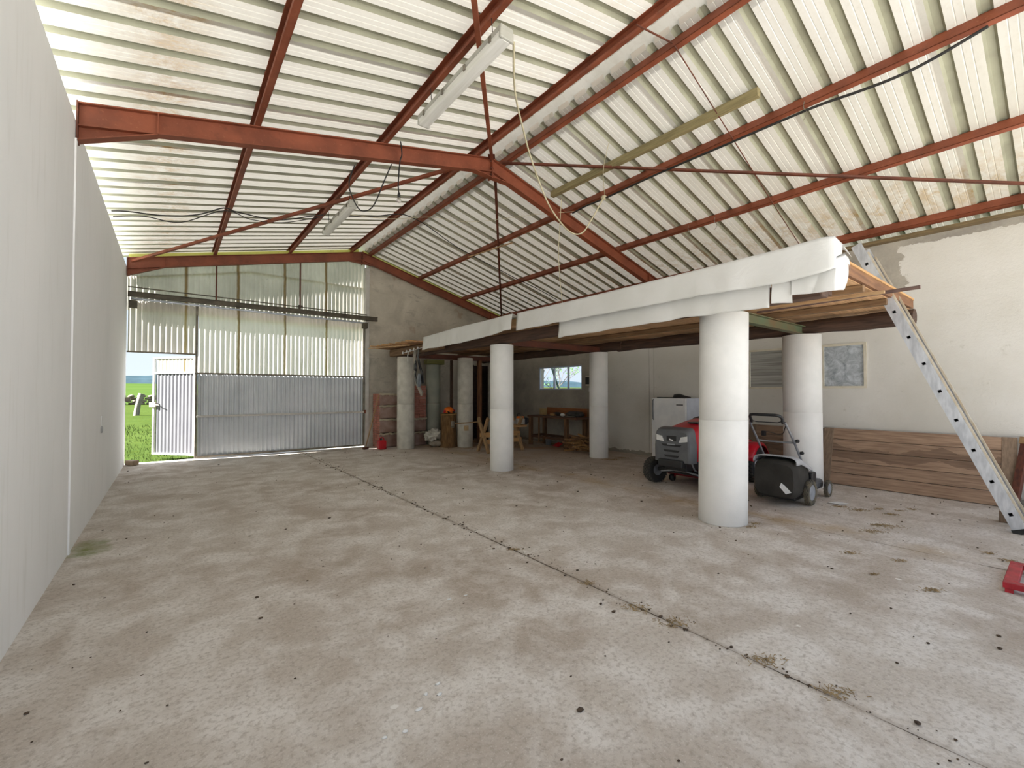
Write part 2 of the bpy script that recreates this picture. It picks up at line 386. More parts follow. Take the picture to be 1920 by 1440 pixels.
REDF = simple('red_painted_frame', 'B4202E', '8E1620', scale=12, rough=.5)
REDP = simple('red_can_plastic', 'C81A26', 'B01420', rough=.4)
SILVER = simple('silver_tube', 'A9ADB4', '8C9098', rough=.35, metal=.7)
LGREY = simple('light_grey_plastic', 'B9BBBE', 'A6A8AC', rough=.45)
ALU = simple('ladder_aluminium', 'D3D6DB', 'B4B8BE', scale=6, rough=.4, metal=.45, stretch=(4, 4, 1))
ALUD = simple('scuffed_ladder_edge', 'B8A88E', 'C9C2B2', scale=8, rough=.6)
WPLAST = simple('white_enamel', 'E9EAEA', 'DEE0E2', rough=.4)
CREAM = simple('cream_frame_paint', 'DCD5C4', 'CFC7B2', rough=.7)
ORANGE = simple('orange_plastic', 'F0781E', 'D9640F', rough=.4)
BRICKR = simple('terracotta', 'C48878', 'A66C5C', scale=7, rough=.85, bump=.3, vary=.3)
BRICKP = simple('shrink_wrap_clay', 'A58C80', '86685C', scale=5, rough=.5, vary=.2)
CABLE = simple('black_cable', '202020', '2C2A28', rough=.6)
CORD = simple('cream_cord', 'DAD2B4', 'C4BC9C', rough=.8)
CLEARP = mat_glass('clear_diffuser', 'F6F6F4', .25)
BULBG = mat_glass('bulb_glass', 'FFFFFF', .0)
GLASS = mat_glass()
LAMPH = simple('lamp_housing', 'B8B7AE', 'A09F96', rough=.5)
LAMPD = simple('lamp_diffuser', 'ECEBE6', 'DDDCD4', scale=3, rough=.35, stretch=(12, .6, 12))
SACK = simple('white_sack', 'D9D6CC', 'B9B4A6', scale=7, rough=.9, bump=.5, bscale=14)
FABRIC = simple('dark_bag_fabric', '36332F', '26241F', scale=5, rough=.85, bump=.4, bscale=20)
STRAW = simple('straw', 'A8916A', '7F6A48', scale=20, rough=.95)
DEBRIS = simple('dry_droppings', '5A4A3A', '3E3228', scale=20, rough=.95)
PAPER = simple('white_paper', 'E6E6E4', 'D8D8D4', rough=.8)
STONE = simple('field_stone', '8C8478', '6A5F52', scale=3, rough=.95, bump=.5, bscale=8, vary=.4)
OLDPOST = simple('fence_post_wood', '8A8580', '6A6560', scale=4, rough=.95, stretch=(8, 8, 1))
GRASSM = simple('grass_blades', '42502A', '344420', scale=1.4, rough=.9, spec=0)
LEAFM = simple('shrub_leaf', '4C6B32', '34502A', scale=3, rough=.8)
TWIGM = simple('bare_twig', '6E6258', '554A40', scale=3, rough=.9)
GRASSG = mat_terrain('meadow', '404E26', '34431E', .5)
HILLM = mat_terrain('wooded_hill', '2C4A4E', '223C40', .02)
FIELDM = mat_terrain('far_field', '42542A', '374B22', .05)

# ------------------------------------------------------------------ roof geometry
XL, XR, XA = -.68, 8.33, 3.80
def zl(x): return 3.95 + .22*(x - XL)
ZA = zl(XA)
def zr(x): return ZA - .275*(x - XA)
def zroof(x): return zl(x) if x < XA else zr(x)
Y0, YG = -.39, 11.25
PER = .283
PURH = .11
def roof_profile(nper):
    base = [(0, 0), (.062, 0), (.068, .004), (.074, 0), (.122, 0), (.128, .004), (.134, 0), (.190, 0), (.210, .035), (.262, .035)]
    pr = []
    for k in range(nper): pr += [(k*PER+y, z) for y, z in base]
    pr.append((nper*PER, 0)); pr.append((nper*PER+.05, .0015))
    return pr
ceiling = thing('ceiling', (XA, 5.5, 4.0), 'pitched roof of ribbed pale metal sheets seen from below', kind='structure')
def roof_sheets(xa, xb, zf, y_start, nsheet, mat):
    sl = zf(1) - zf(0)
    for i in range(nsheet):
        n = 4 if i < nsheet-1 else 2
        mb = MB(); pr = roof_profile(n); y0 = y_start + i*4*PER
        vs = []; L = len(pr)
        for x in (xa, xb):
            vs += [(x, y0+y, zf(x)+PURH+z) for y, z in pr]
        fs = [(k, k+1, L+k+1, L+k) for k in range(L-1)]
        if xa > xb: fs = [f[::-1] for f in fs]
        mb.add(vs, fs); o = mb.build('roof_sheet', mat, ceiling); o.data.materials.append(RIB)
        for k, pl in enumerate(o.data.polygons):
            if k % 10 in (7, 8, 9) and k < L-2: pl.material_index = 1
roof_sheets(3.72, -1.0, zl, Y0-.10, 11, ROOF)
roof_sheets(3.92, 8.62, zr, Y0, 11, ROOF)
# ridge cap and the turned-up pan ends under it
m = MB()
for (x0, x1, z0, z1) in ((3.48, 3.80, zl(3.48)+PURH+.036, ZA+PURH+.075), (3.80, 4.12, ZA+PURH+.075, zr(4.12)+PURH+.036)):
    m.add([(x0, Y0-.1, z0), (x1, Y0-.1, z1), (x1, 11.55, z1), (x0, 11.55, z0)], [(0, 1, 2, 3)])
m.build('ridge_cap', ROOF, ceiling)
m = MB()
for k in range(42):
    y = Y0 + k*PER
    m.add([(3.925, y+.005, zr(3.925)+PURH), (3.925, y+.185, zr(3.925)+PURH), (3.90, y+.185, zr(3.9)+PURH+.05), (3.90, y+.005, zr(3.9)+PURH+.05)], [(0, 1, 2, 3)])
m.build('turned_up_sheet_end', mat_fibre('pale_sheet_end', 'FBF4EE', 'F4ECE4', .7), ceiling, kind='stuff')  # made pale and translucent so light leaking at the ridge shows as dashes

# verge strips of translucent yellow sheet at the far gable
for side, (xa, xb, zf) in {'left': (-.66, 3.75, zl), 'right': (3.85, 8.3, zr)}.items():
    m = MB(); m.prism([(xa, 11.16, zf(xa)-.02), (xb, 11.16, zf(xb)-.02), (xb, 11.16, zf(xb)+PURH-.004), (xa, 11.16, zf(xa)+PURH-.004)], (0, .006, 0))
    m.build('verge_strip', FIBRE3, ceiling)

# ------------------------------------------------------------------ floor
floor = thing('floor', (3.8, 5.5, 0), 'stained and dusty concrete slab floor', kind='structure')
def slab(x0, x1, y0, y1):
    m = MB(); nx = max(2, int((x1-x0)/.25)); ny = max(2, int((y1-y0)/.25))
    def edge(i, n, a): return 0
    def fn(u, v):
        x = x0+(x1-x0)*u; y = y0+(y1-y0)*v
        jx = .006*mnoise.noise(V((y*4, x0, 1))) if u == 0 and x0 > 0 else (.006*mnoise.noise(V((y*4, x1, 5))) if u == 1 and x1 < 8 else 0)
        return V((x+jx, y, -.0015 + .0015*mnoise.noise(V((x*1.5, y*1.5, 0)))))
    m.grid(fn, nx, max(ny, 40)); n = len(m.v)
    m.bx(x0+.03, x1-.03, y0, y1, -.15, -.006)
    m.build('slab', FLOOR, floor)
MB().bx(2.40, 2.44, -.5, 11.42, -.14, -.0025).bx(5.19, 5.22, -.5, 11.42, -.14, -.0025).build('joint_filler', simple('joint_dirt', 'A08C76', '8A765F', scale=20, rough=1), floor)
slab(-.95, 2.4165, -.5, 5.62); MB().bx(2.40, 2.44, -.5, 11.42, -.14, -.0025).bx(5.19, 5.22, -.5, 11.42, -.14, -.0025).build('joint_filler', simple('joint_dirt', 'A08C76', '8A765F', scale=20, rough=1), floor)
slab(-.95, 2.4165, 5.626, 11.42)
slab(2.4225, 5.20, -.5, 5.62); slab(2.4225, 5.20, 5.626, 11.42)
slab(5.208, 8.6, -.5, 5.62); slab(5.208, 8.6, 5.626, 11.42)

# ------------------------------------------------------------------ walls
def wallq(m, x0, x1, y0, y1, z0, z1): m.bx(x0, x1, y0, y1, z0, z1)
# left wall, with the painted-over steel leg as a slim vertical strip
m = MB(); m.bx(-.90, XL, -.40, 11.28, -.12, 3.79)
m.build('wall_left', LWALL, kind='structure', label='smooth pale plastered side wall')
m = MB(); m.bx(XL-.01, XL+.012, 5.325, 5.385, 0, 3.62)
m.build('trim_1', LWALL, kind='structure', label='slim vertical strip on the pale left wall')
# right wall with the two window openings
W1 = (7.77, 9.44, 1.46, 2.10); W2 = (1.93, 3.66, 1.46, 2.16)
m = MB(); x0, x1, zt = XR, XR+.2, 3.60
ys = [-.40, W2[0], W2[1], 5.64, 5.648, 5.76, 5.768, W1[0], W1[1], 11.45]
for a, b in zip(ys[:-1], ys[1:]):
    if (a, b) == W2[:2]: m.bx(x0, x1, a, b, -.12, W2[2]); m.bx(x0, x1, a, b, W2[3], zt)
    elif (a, b) == W1[:2]: m.bx(x0, x1, a, b, -.12, W1[2]); m.bx(x0, x1, a, b, W1[3], zt)
    elif b-a < .01: m.bx(x0+.02, x1, a, b, -.12, zt)
    else: m.bx(x0, x1, a, b, -.12, zt)
m.build('wall_right', RWALL, kind='structure', label='whitewashed side wall, bare grey concrete at its far end and top')
# far gable: grey rendered right half
m = MB(); gx0 = 4.05
m.prism([(gx0, YG, -.12), (XR, YG, -.12), (XR, YG, zr(XR)-.02), (gx0, YG, zr(gx0)-.02)], (0, .2, 0))
m.build('wall_far', GABLE, kind='structure', label='grey rendered half of the far gable wall')
m = MB(); m.bx(3.955, 4.05, YG-.05, YG+.1, 0, 4.62)
m.build('trim_2', WHITEM, bevel=.004, kind='structure', label='white vertical post between sheet wall and grey wall')
# horizontal block courses showing as shallow ledges in the render
for z in (.98,):
    m = MB(); m.bx(4.06, 4.75, YG-.012, YG, z, z+.012)
    m.build('trim_3', GABLE, kind='structure', label='thin ledge line in the grey render')

# ------------------------------------------------------------------ corrugated sheeting
CP = .092
def corr(x0, x1, z0, z1f, y, amp=.011, per=CP, rows=1, z0f=None):
    m = MB(); n = max(8, int((x1-x0)/per*8)); vs = []
    for r in range(2):
        for i in range(n+1):
            x = x0+(x1-x0)*i/n
            z = (z0f(x) if z0f else z0) if r == 0 else (z1f(x) if callable(z1f) else z1f)
            vs.append((x, y+amp*sin(2*pi*x/per), z))
    m.add(vs, [(i, i+1, n+2+i, n+1+i) for i in range(n)], True); return m
# fixed upper gable sheets, two lapped rows
gable = thing('wall_gable_sheets', (1.6, YG, 3.1), 'weathered corrugated sheets closing the upper gable', kind='structure')
gable.name = 'wall_gable'
seam = [-.67, .24, 1.16, 2.09, 3.01, 3.95]
for a, b in zip(seam[:-1], seam[1:]):
    corr(a-.03, b+.03, 3.0, lambda x: min(zl(x)-.3, 4.1) if x < 5 else 0, YG+.06+.004*(int(a*7) % 2)).build('corrugated_sheet', FIBRE, gable)
    corr(a-.03, b+.03, 3.0, lambda x: zl(x)+.02, YG+.09, z0f=lambda x: min(zl(x)-.33, 4.07)).build('corrugated_sheet', FIBRE, gable)
# the big sliding gate
gate = thing('sliding_gate', (1.6, YG, 0), None, None, kind='structure'); gate.name = 'door_1'
gate['label'] = 'wide sliding gate of corrugated sheets, pale above and galvanised below'
for a, b in ((.45, 1.17), (1.17, 2.09), (2.09, 3.01), (3.01, 3.93)):
    corr(a, b+.02, 1.80, 3.19, YG+.015+.003*(int(b*5) % 2), .009).build('pale_corrugated_sheet', FIBRE2, gate)
    corr(a, b+.02, .03, 1.79, YG+.02+.003*(int(b*5) % 2), .018).build('galvanised_sheet', GALV, gate)
for a, b in ((-.66, .24), (.24, .42)):
    corr(a, b, 2.20, 3.19, YG+.02, .010).build('pale_corrugated_sheet', FIBRE, gate)
def bar(x0, x1, z, h=.035, y=YG-.02, d=.035, name='rail', mat=GREYM, par=gate): MB().bx(x0, x1, y-d/2, y+d/2, z-h/2, z+h/2).build(name, mat, par, bevel=.003)
bar(.40, 3.94, 1.79); bar(.44, 3.96, .89, .04, mat=WHITEM); bar(.44, 3.94, .045, .04, mat=GREYM)
bar(-.67, .42, 2.185, .03)
for x in (.425, 3.925): MB().bx(x-.02, x+.02, YG-.03, YG+.01, .02, 3.19).build('stile', GREYM, gate, bevel=.003)
MB().bx(3.93, 3.97, YG-.06, YG-.02, .85, .94).build('latch', RUST, gate, bevel=.003)
# gate track
trk = thing('sliding_gate_track', (1.7, YG-.14, 3.1), 'dark steel track beam with bright rail above the sliding gate', 'gate track')
MB().bx(-.66, 4.22, YG-.17, YG-.11, 3.24, 3.33).bx(-.66, 4.22, YG-.19, YG-.09, 3.235, 3.245).bx(-.66, 4.22, YG-.19, YG-.09, 3.325, 3.335).build('track_beam', TRACKM, trk)
MB().tube([(-.62, YG-.14, 3.20), (3.95, YG-.14, 3.16)], .022, 10).build('guide_rail', SHINY, trk)
MB().beam((-.66, YG-.13, 3.425), (3.96, YG-.13, 3.375), .02, .02).build('upper_bar', TRACKM, trk)
for x in (-.58, 3.90): MB().bx(x-.06, x+.06, YG-.2, YG-.08, 3.02, 3.16).build('end_stop', TRACKM, trk, bevel=.004)
for x, z in ((.745, zl(.745)), (2.375, zl(2.375))): MB().bx(x-.015, x+.015, YG-.15, YG-.12, 3.33, z-.2).build('hanger', RUSTD, trk)
MB().bx(2.34, 2.43, YG-.16, YG-.12, 3.40, 3.43).bx(2.34, 2.36, YG-.16, YG-.12, 3.33, 3.43).build('hook', TRACKM, trk)
# wicket door standing open to the outside
d2 = thing('door_2', (.41, YG+.12, 0), 'narrow corrugated wicket door standing open outwards', kind='structure')
hx, hy = .405, YG+.10; dv = V((-.70, .80, 0)).normalized(); dn = V((dv.y, -dv.x, 0)); dn = -dn if dn.x > 0 else dn
DW = 1.03
def dp(u, z, off=0): q = V((hx, hy, 0)) + dv*u + dn*off; return (q.x, q.y, z)
def dsheet(z0, z1, mat, nm):
    m = MB(); n = 110; vs = []
    for z in (z0, z1):
        for i in range(n+1):
            u = .03+(DW-.06)*i/n; vs.append(dp(u, z, -.012+.011*sin(2*pi*u/.092)))
    m.add(vs, [(i, i+1, n+2+i, n+1+i) for i in range(n)], True); m.build(nm, mat, d2)
dsheet(.10, 1.80, GALVP, 'galvanised_sheet'); dsheet(1.82, 2.12, FIBRE, 'fibre_sheet')
for z in (.09, 1.81, 2.13): MB().beam(dp(0, z), dp(DW, z), .035, .035).build('rail', WHITEM, d2)
for u in (.0, DW): MB().beam(dp(u, .07), dp(u, 2.145), .035, .04, up=tuple(dv)).build('stile', WHITEM, d2)
MB().beam(dp(DW-.10, 1.13, .03), dp(DW+.07, 1.13, .03), .04, .10).build('lock_box', GREYM, d2, bevel=.006)
MB().tube([dp(DW-.14, 1.13, .03), dp(DW-.14, 1.13, .07), dp(DW-.22, 1.12, .07)], .01, 8).build('door_handle', GREYM, d2)

# windows
def window(nm, W, mull, panes, frame, depth=.05, xo=XR+.02, lab=''):
    y0, y1, z0, z1 = W; t = .035
    w = thing(nm, (xo, (y0+y1)/2, z0), lab, kind='structure')
    f = MB()
    f.bx(xo, xo+depth, y0, y1, z0, z0+t).bx(xo, xo+depth, y0, y1, z1-t, z1).bx(xo, xo+depth, y0, y0+t, z0+t, z1-t).bx(xo, xo+depth, y1-t, y1, z0+t, z1-t)
    f.build('window_frame', frame, w)
    for q in mull: MB().bx(xo, xo+depth, q-.02, q+.02, z0+t, z1-t).build('mullion', frame, w)
    ed = [y0+t] + [q for q in mull] + [y1-t]
    for (a, b), mt in zip(zip(ed[:-1], ed[1:]), panes):
        MB().bx(xo+depth*.5, xo+depth*.5+.004, a+.004, b-.004, z0+t, z1-t).build('pane', mt, w)
    return w
WFR = simple('blue_white_frame', 'C9D3E2', 'B8C4D6', rough=.6)
window('window_1', W1, (8.29, 8.83), (GLASS,)*3, WFR, lab='three-pane window looking out to bare trees from the grey wall')
w2 = window('window_2', (W2[0]-.0, W2[1], W2[2], W2[3]), (2.50, 3.01), (mat_dirty('smeared_glass', 1), mat_dirty('smeared_glass_b', 2, True), mat_dirty('ribbed_glass', 3, True)), CREAM, .05, XR-.02, lab='long cream-framed window with whitened panes behind a white pillar')
MB().bx(XR-.012, XR+.01, 2.97, 3.04, 1.36, 1.47).build('sill_drip', CREAM, w2, bevel=.004)

# ------------------------------------------------------------------ steel frames
def ibeam_x(m, xa, xb, zf, y, h=.20, fl=.10):
    for x0, x1, f in ((xa, xb, zf),):
        m.prism([(x0, y-.004, f(x0)-h), (x1, y-.004, f(x1)-h), (x1, y-.004, f(x1)), (x0, y-.004, f(x0))], (0, .008, 0))
        for dz in (0, -h):
            m.prism([(x0, y-fl/2, f(x0)+dz-.006), (x1, y-fl/2, f(x1)+dz-.006), (x1, y-fl/2, f(x1)+dz+.006), (x0, y-fl/2, f(x0)+dz+.006)], (0, fl, 0))
def portal(y, label):
    p = thing('portal_frame', (XA, y, 3.6), label, 'roof frame', 'red steel roof frames')
    m = MB(); ibeam_x(m, XL+.015, XA-.008, zl, y); m.build('left_rafter', RUST, p)
    m = MB(); ibeam_x(m, XA+.008, XR-.01, zr, y); m.build('right_rafter', RUST, p)
    for s, xw, xh, zf, zb in ((1, XL+.015, -.12, zl, 3.63), (-1, XR-.01, XR-.56, zr, 3.36)):
        m = MB(); h = .20
        m.prism([(xw, y-.004, zb), (xh, y-.004, zf(xh)-h), (xw, y-.004, zf(xw)-h)], (0, .008, 0))
        m.prism([(xw, y-.05, zb-.012), (xh, y-.05, zf(xh)-h-.012), (xh, y-.05, zf(xh)-h), (xw, y-.05, zb)], (0, .1, 0))
        m.build('haunch', RUST, p)
        m = MB(); m.bx(xh-.004, xh+.004, y-.048, y+.048, zf(xh)-h, zf(xh)); m.build('stiffener', RUST, p)
        m = MB(); m.bx(min(xw, xw-s*.012), max(xw, xw-s*.012), y-.06, y+.06, zb-.02, zf(xw)+.01); m.build('end_plate', RUSTD, p)
    for s in (-1, 1):
        m = MB(); m.bx(*sorted((XA+s*.001, XA+s*.009)), y-.06, y+.06, ZA-.31, ZA+.01); m.build('apex_plate', RUST, p)
        f = zl if s < 0 else zr
        m = MB(); m.prism([(XA+s*.009, y-.004, ZA-.20), (XA+s*.009, y-.004, ZA-.29), (XA+s*.32, y-.004, f(XA+s*.32)-.2)], (0, .008, 0))
        m.prism([(XA+s*.009, y-.05, ZA-.29), (XA+s*.32, y-.05, f(XA+s*.32)-.206), (XA+s*.32, y-.05, f(XA+s*.32)-.196), (XA+s*.009, y-.05, ZA-.28)], (0, .1, 0))
        m.build('apex_haunch', RUST, p)
    for z in (ZA-.05, ZA-.15, ZA-.25):
        for yy in (-.035, .035): MB().tube([(XA-.03, y+yy, z), (XA+.03, y+yy, z)], .012, 6).build('bolt', RUSTD, p)
    return p
portal(5.40, 'red-brown steel roof frame crossing the middle of the shed')
portal(11.05, 'red-brown steel roof frame against the far gable')
portal(-.30, 'red-brown steel roof frame over the near opening')
def purlin(x, zf, label, w=.052, tilt=True):
    sl = zf(1)-zf(0); n = V((-sl, 0, 1)).normalized(); t = V((1, 0, sl)).normalized()
    c = V((x, 0, zf(x)+.003)); h = PURH*.985
    def P(a, b, y): q = c + t*a + n*b; return (q.x, y, q.z)
    m = MB(); ya, yb = Y0+.02, 11.15
    s = -1 if x < XA else 1
    web = [(-w/2*s, 0), (-w/2*s+.006*s, 0), (-w/2*s+.006*s, h), (-w/2*s, h)]
    bot = [(-w/2*s, 0), (w/2*s, 0), (w/2*s, .008), (-w/2*s, .008)]
    top = [(-w/2*s, h-.008), (w/2*s, h-.008), (w/2*s, h), (-w/2*s, h)]
    lip = [(w/2*s-.006*s, .008), (w/2*s, .008), (w/2*s, .024), (w/2*s-.006*s, .024)]
    for poly in (web, bot, top, lip): m.prism([P(a, b, ya) for a, b in poly], (0, yb-ya, 0))
    return m.build('purlin', RUST, label=label, cat='purlin', group='red steel purlins under the roof sheets')
for x, f, l in ((.71, zl, 'red steel purlin nearest the left wall'), (2.13, zl, 'red steel purlin carrying the two tube lamps'),
                (3.53, zl, 'red steel ridge purlin on the left side of the ridge'), (4.00, zr, 'red steel ridge purlin on the right side of the ridge'),
                (5.40, zr, 'red steel purlin with the black cable lashed along it'), (6.80, zr, 'red steel purlin between the cable purlin and the right wall'),
                (8.22, zr, 'red steel eaves purlin lying on top of the right wall')):
    purlin(x, f, l, .06 if x < 8 else .09)
# roof bracing
for a, l in (((-.6, -.3), 'red bracing bar rising behind the near tube lamp to the picture top'), ((8.2, -.3), 'thin brown bracing bar from the middle apex towards the near right corner'),
             ((-.6, 11.05), 'red bracing bar from the middle apex down to the far left corner'), ((8.2, 11.05), 'dark bracing bar from the middle apex dropping behind the white sheeting')):
    zf = zl if a[0] < 0 else zr
    e = V((a[0], a[1], zf(a[0])-.06)); s = V((XA-.05 if a[0] < 0 else XA+.15, 5.4+(.1 if a[1] > 5 else -.1), ZA-.05))
    if a[0] < 0 and a[1] > 5: s.z -= .12; s.x -= .35
    t = thing('brace_bar', s, l, 'brace', 'roof bracing bars')
    MB().beam(s, e, .045, .045 if a[0] < 0 else .025).build('bar', RUST if a[0] < 0 else RUSTD, t)
    MB().beam(s, s+(e-s).normalized()*.16, .1, .01).build('gusset_plate', RUSTD, t)
# loose timber under the right roof slope
MB().beam((4.93, 5.25, zr(4.93)+.03), (4.98, 2.05, zr(4.98)+.03), .075, .09).build('timber_batten', wood('olive_batten', '9A8E66', '7E7350', 'Y'), label='greyish timber batten lodged lengthwise under the right roof slope', cat='timber')
# stained wooden wall plate under eaves purlin
MB().bx(8.20, 8.36, -.3, 11.2, 3.595, 3.64).build('trim_4', wood('wall_plate_wood', '7A6848', '5E4E36', 'Y'), kind='structure', label='weathered timber wall plate on top of the right wall')

# ------------------------------------------------------------------ concrete pipe pillars
def pillar(x, y, r, h, mat, label, joint=1.10, group='pillars holding the timber deck', lean=(0, 0)):
    t = thing('concrete_pillar', (x, y, 0), label, 'pillar', group)
    gp = .0006 if mat is CWHITE else .002
    for z0, z1, rr in ((0, joint-gp, r), (joint+gp, h, r*.996)):
        m = MB(); k0 = z0/h; k1 = z1/h
        prof = [(0, z0), (rr-gp*3, z0), (rr, z0+gp*3), (rr, (z0+z1)/2), (rr, z1-gp*3), (rr-gp*3, z1), (0, z1)]
        m.lathe(prof, (x, y, 0), (0, 0, 1), 48)
        for v in m.v: v.x += lean[0]*v.z; v.y += lean[1]*v.z
        m.build('pipe_section', mat, t)
    return t
pillar(4.77, 2.38, .245, 2.25, CWHITE, 'large white pillar nearest the camera', lean=(.012, -.008))
pillar(4.74, 6.38, .212, 2.25, CWHITE, 'white pillar at the middle of the front row')
pillar(7.30, 6.32, .200, 2.25, CWHITE, 'slim white pillar right of the workbench window')
pillar(7.50, 2.52, .250, 2.25, CWHITE, 'white pillar behind the push mower')
pillar(4.64, 10.26, .212, 2.27, CONC, 'bare grey pillar in front of the brick stack at the deck corner')
pillar(5.98, 9.62, .200, 2.27, CONC, 'bare grey pillar right of the log stump')
pillar(5.63, 10.70, .190, 2.14, CONCM, 'mossy grey pillar behind the hanging harness')
pillar(7.50, 10.45, .200, 2.25, CONC, 'grey pillar mostly hidden behind the middle white pillar')

# ------------------------------------------------------------------ timber deck
deck = thing('timber_deck', (6.0, 6.2, 2.5), 'raised timber deck of cross planks carried by the pillars', 'deck')
y = 1.33; k = 0
while y < 11.0:
    w = random.uniform(.17, .21); g = .006
    x0 = 4.46 + random.uniform(-.02, .03); x1 = 7.75 + random.uniform(-.05, .05)
    if y > 8.75: x0 = 4.30 - .16*((y-8.75)/2.2) + random.uniform(-.09, .06)
    zz = 2.495 + (random.uniform(0, .006) if y < 8.75 else random.uniform(0, .02))
    MB().bx(x0, x1, y, y+w-g, zz, zz+.026).build('plank', DECKW if y < 8.75 else wood('light_plank_wood', 'B48A62', '8E6644', 'X', vary=.5), deck)
    y += w; k += 1
def log(a, b, r, mat, nm='beam'):
    a = V(a); b = V(b); n = 16; pts = [a.lerp(b, i/n)+V((.01*sin(i*1.7), 0, .008*sin(i*2.3))) for i in range(n+1)]
    MB().tube(pts, r, 12, [r*(1+.06*sin(i*1.3)) for i in range(n+1)]).build(nm, mat, deck)
log((7.5, 1.24, 2.36), (7.5, 5.95, 2.37), .105, DARKW, 'round_log'); log((7.46, 5.8, 2.37), (7.46, 11.0, 2.37), .095, DARKW, 'round_log')
MB().bx(4.68, 4.86, 1.40, 10.95, 2.28, 2.44).build('front_beam', DARKW, deck, bevel=.02)
MB().bx(4.46, 4.60, 8.2, 10.9, 2.31, 2.49).build('front_beam', MIDW, deck, bevel=.03)
for x, ya, yb in ((5.55, 1.30, 11.0), (6.6, 1.33, 11.0)): MB().bx(x-.035, x+.035, ya, yb, 2.42, 2.492).build('joist', MIDW, deck, bevel=.006)
for x, y in ((4.95, 2.48), (4.95, 6.35), (4.85, 10.1)):
    m = MB(); x1 = 7.40
    z = 2.255
    m.bx(x, x1, y-.004, y+.004, z, z+.12).bx(x, x1, y-.05, y+.05, z, z+.01).bx(x, x1, y-.05, y+.05, z+.11, z+.12)
    m.build('cross_girder', simple('green_painted_girder', '5C6B50', '6E5A3C', scale=3, rough=.6) if y < 3 else RUSTD, deck)
MB().bx(5.40, 5.92, 10.6, 10.8, 2.15, 2.27).build('packing_block', wood('mossy_block', '8A8A50', '6B6A3C', 'X'), deck, bevel=.005)
MB().bx(5.02, 5.30, 1.5, 1.62, 2.38, 2.48).build('packing_block', DARKW, deck, bevel=.005)
MB().bx(4.52, 4.56, 1.40, 8.7, 2.522, 2.62).build('edge_board', PALEY, deck)
MB().bx(4.62, 7.72, 1.29, 1.325, 2.50, 2.605).build('edge_board', wood('brown_edge_board', '8A6242', '6C4A32', 'X'), deck)
MB().bx(4.62, 7.72, 1.28, 1.335, 2.606, 2.63).build('edge_strip', PALEW, deck)
MB().beam((3.95, 10.95, 2.50), (4.28, 9.3, 2.47), .05, .02).build('loose_batten', PALEY, deck)
for i in range(7):
    yy = 9.0+i*.28
    MB().bx(4.12-.03*i+random.uniform(-.04, .04), 4.9, yy, yy+.10, 2.53, 2.548).build('loose_batten', PALEW, deck)

# bits on and under the deck
MB().tube([(6.20, 2.6, 2.475), (6.15, .97, 2.495)], .02, 8).build('brown_pole', simple('brown_pole', '7A625A', '5E4A44', rough=.5), label='thin brown pole sticking out from under the deck past the ladder', cat='pole')
MB().beam((5.95, 2.9, 2.46), (5.95, 1.22, 2.46), .05, .03).build('pale_lath', PALEY, label='pale lath sticking out below the brown pole', cat='lath')
rk = thing('hook_row', (4.44, 9.55, 2.36), 'row of white porcelain hooks along the deck edge', 'hooks')
for i, (yy, zz) in enumerate(((9.98, 2.35), (9.77, 2.37), (9.57, 2.38), (9.37, 2.385), (9.17, 2.40))):
    MB().lathe([(0, -.035), (.012, -.03), (.014, -.012), (.034, -.008), (.036, .004), (.02, .012), (0, .014)], (4.43, yy, zz), (-1, 0, 0), 14).build('porcelain_knob', WPLAST, rk)
MB().beam((4.462, 9.0, 2.40), (4.462, 10.05, 2.35), .012, .012).build('rail', WPLAST, rk)
MB().tube([(4.40, 9.60, 2.36), (4.39, 9.62, 2.25), (4.40, 9.63, 2.12)], .012, 6).build('hanging_strap', simple('white_strap', 'D9D9D6', 'C6C6C2'), label='short white strap hanging from the third porcelain hook', cat='strap')

# harness hanging from the last hook
hs = thing('tool_harness', (4.42, 9.1, 1.35), 'black and grey padded tool harness hanging at the deck edge', 'harness')
def strap(path, w, mat, nm, th=.012):
    m = MB(); pts = [V(p) for p in path]
    for (a, b) in zip(pts[:-1], pts[1:]): m.beam(a, b + (b-a).normalized()*.005, th, w, up=(0, 1, .0))
    m.build(nm, mat, hs)
strap([(4.40, 9.22, 2.36), (4.39, 9.27, 2.2), (4.38, 9.20, 2.05), (4.38, 9.22, 1.9), (4.38, 9.19, 1.75), (4.38, 9.10, 1.6), (4.38, 8.98, 1.48), (4.38, 8.85, 1.35)], .09, simple('grey_padding', '9A948A', '7C766C', rough=.8), 'shoulder_pad', .03)
strap([(4.42, 9.10, 2.38), (4.41, 9.12, 2.2), (4.42, 9.05, 2.0), (4.42, 8.92, 1.8), (4.41, 8.86, 1.6)], .07, BLACK, 'black_strap', .02)
strap([(4.37, 9.16, 2.1), (4.36, 9.10, 1.9), (4.36, 9.16, 1.78), (4.36, 9.05, 1.6), (4.36, 8.95, 1.55)], .05, BLACK, 'waist_strap', .02)
MB().blob((4.37, 8.97, 1.66), (.04, .09, .16), 3, .05).build('hip_plate', simple('grey_hip_plate', '70767E', '545A62', rough=.35), hs)
MB().blob((4.35, 9.12, 1.96), (.03, .06, .10), 2, .2).build('back_pad', BLACK, hs)

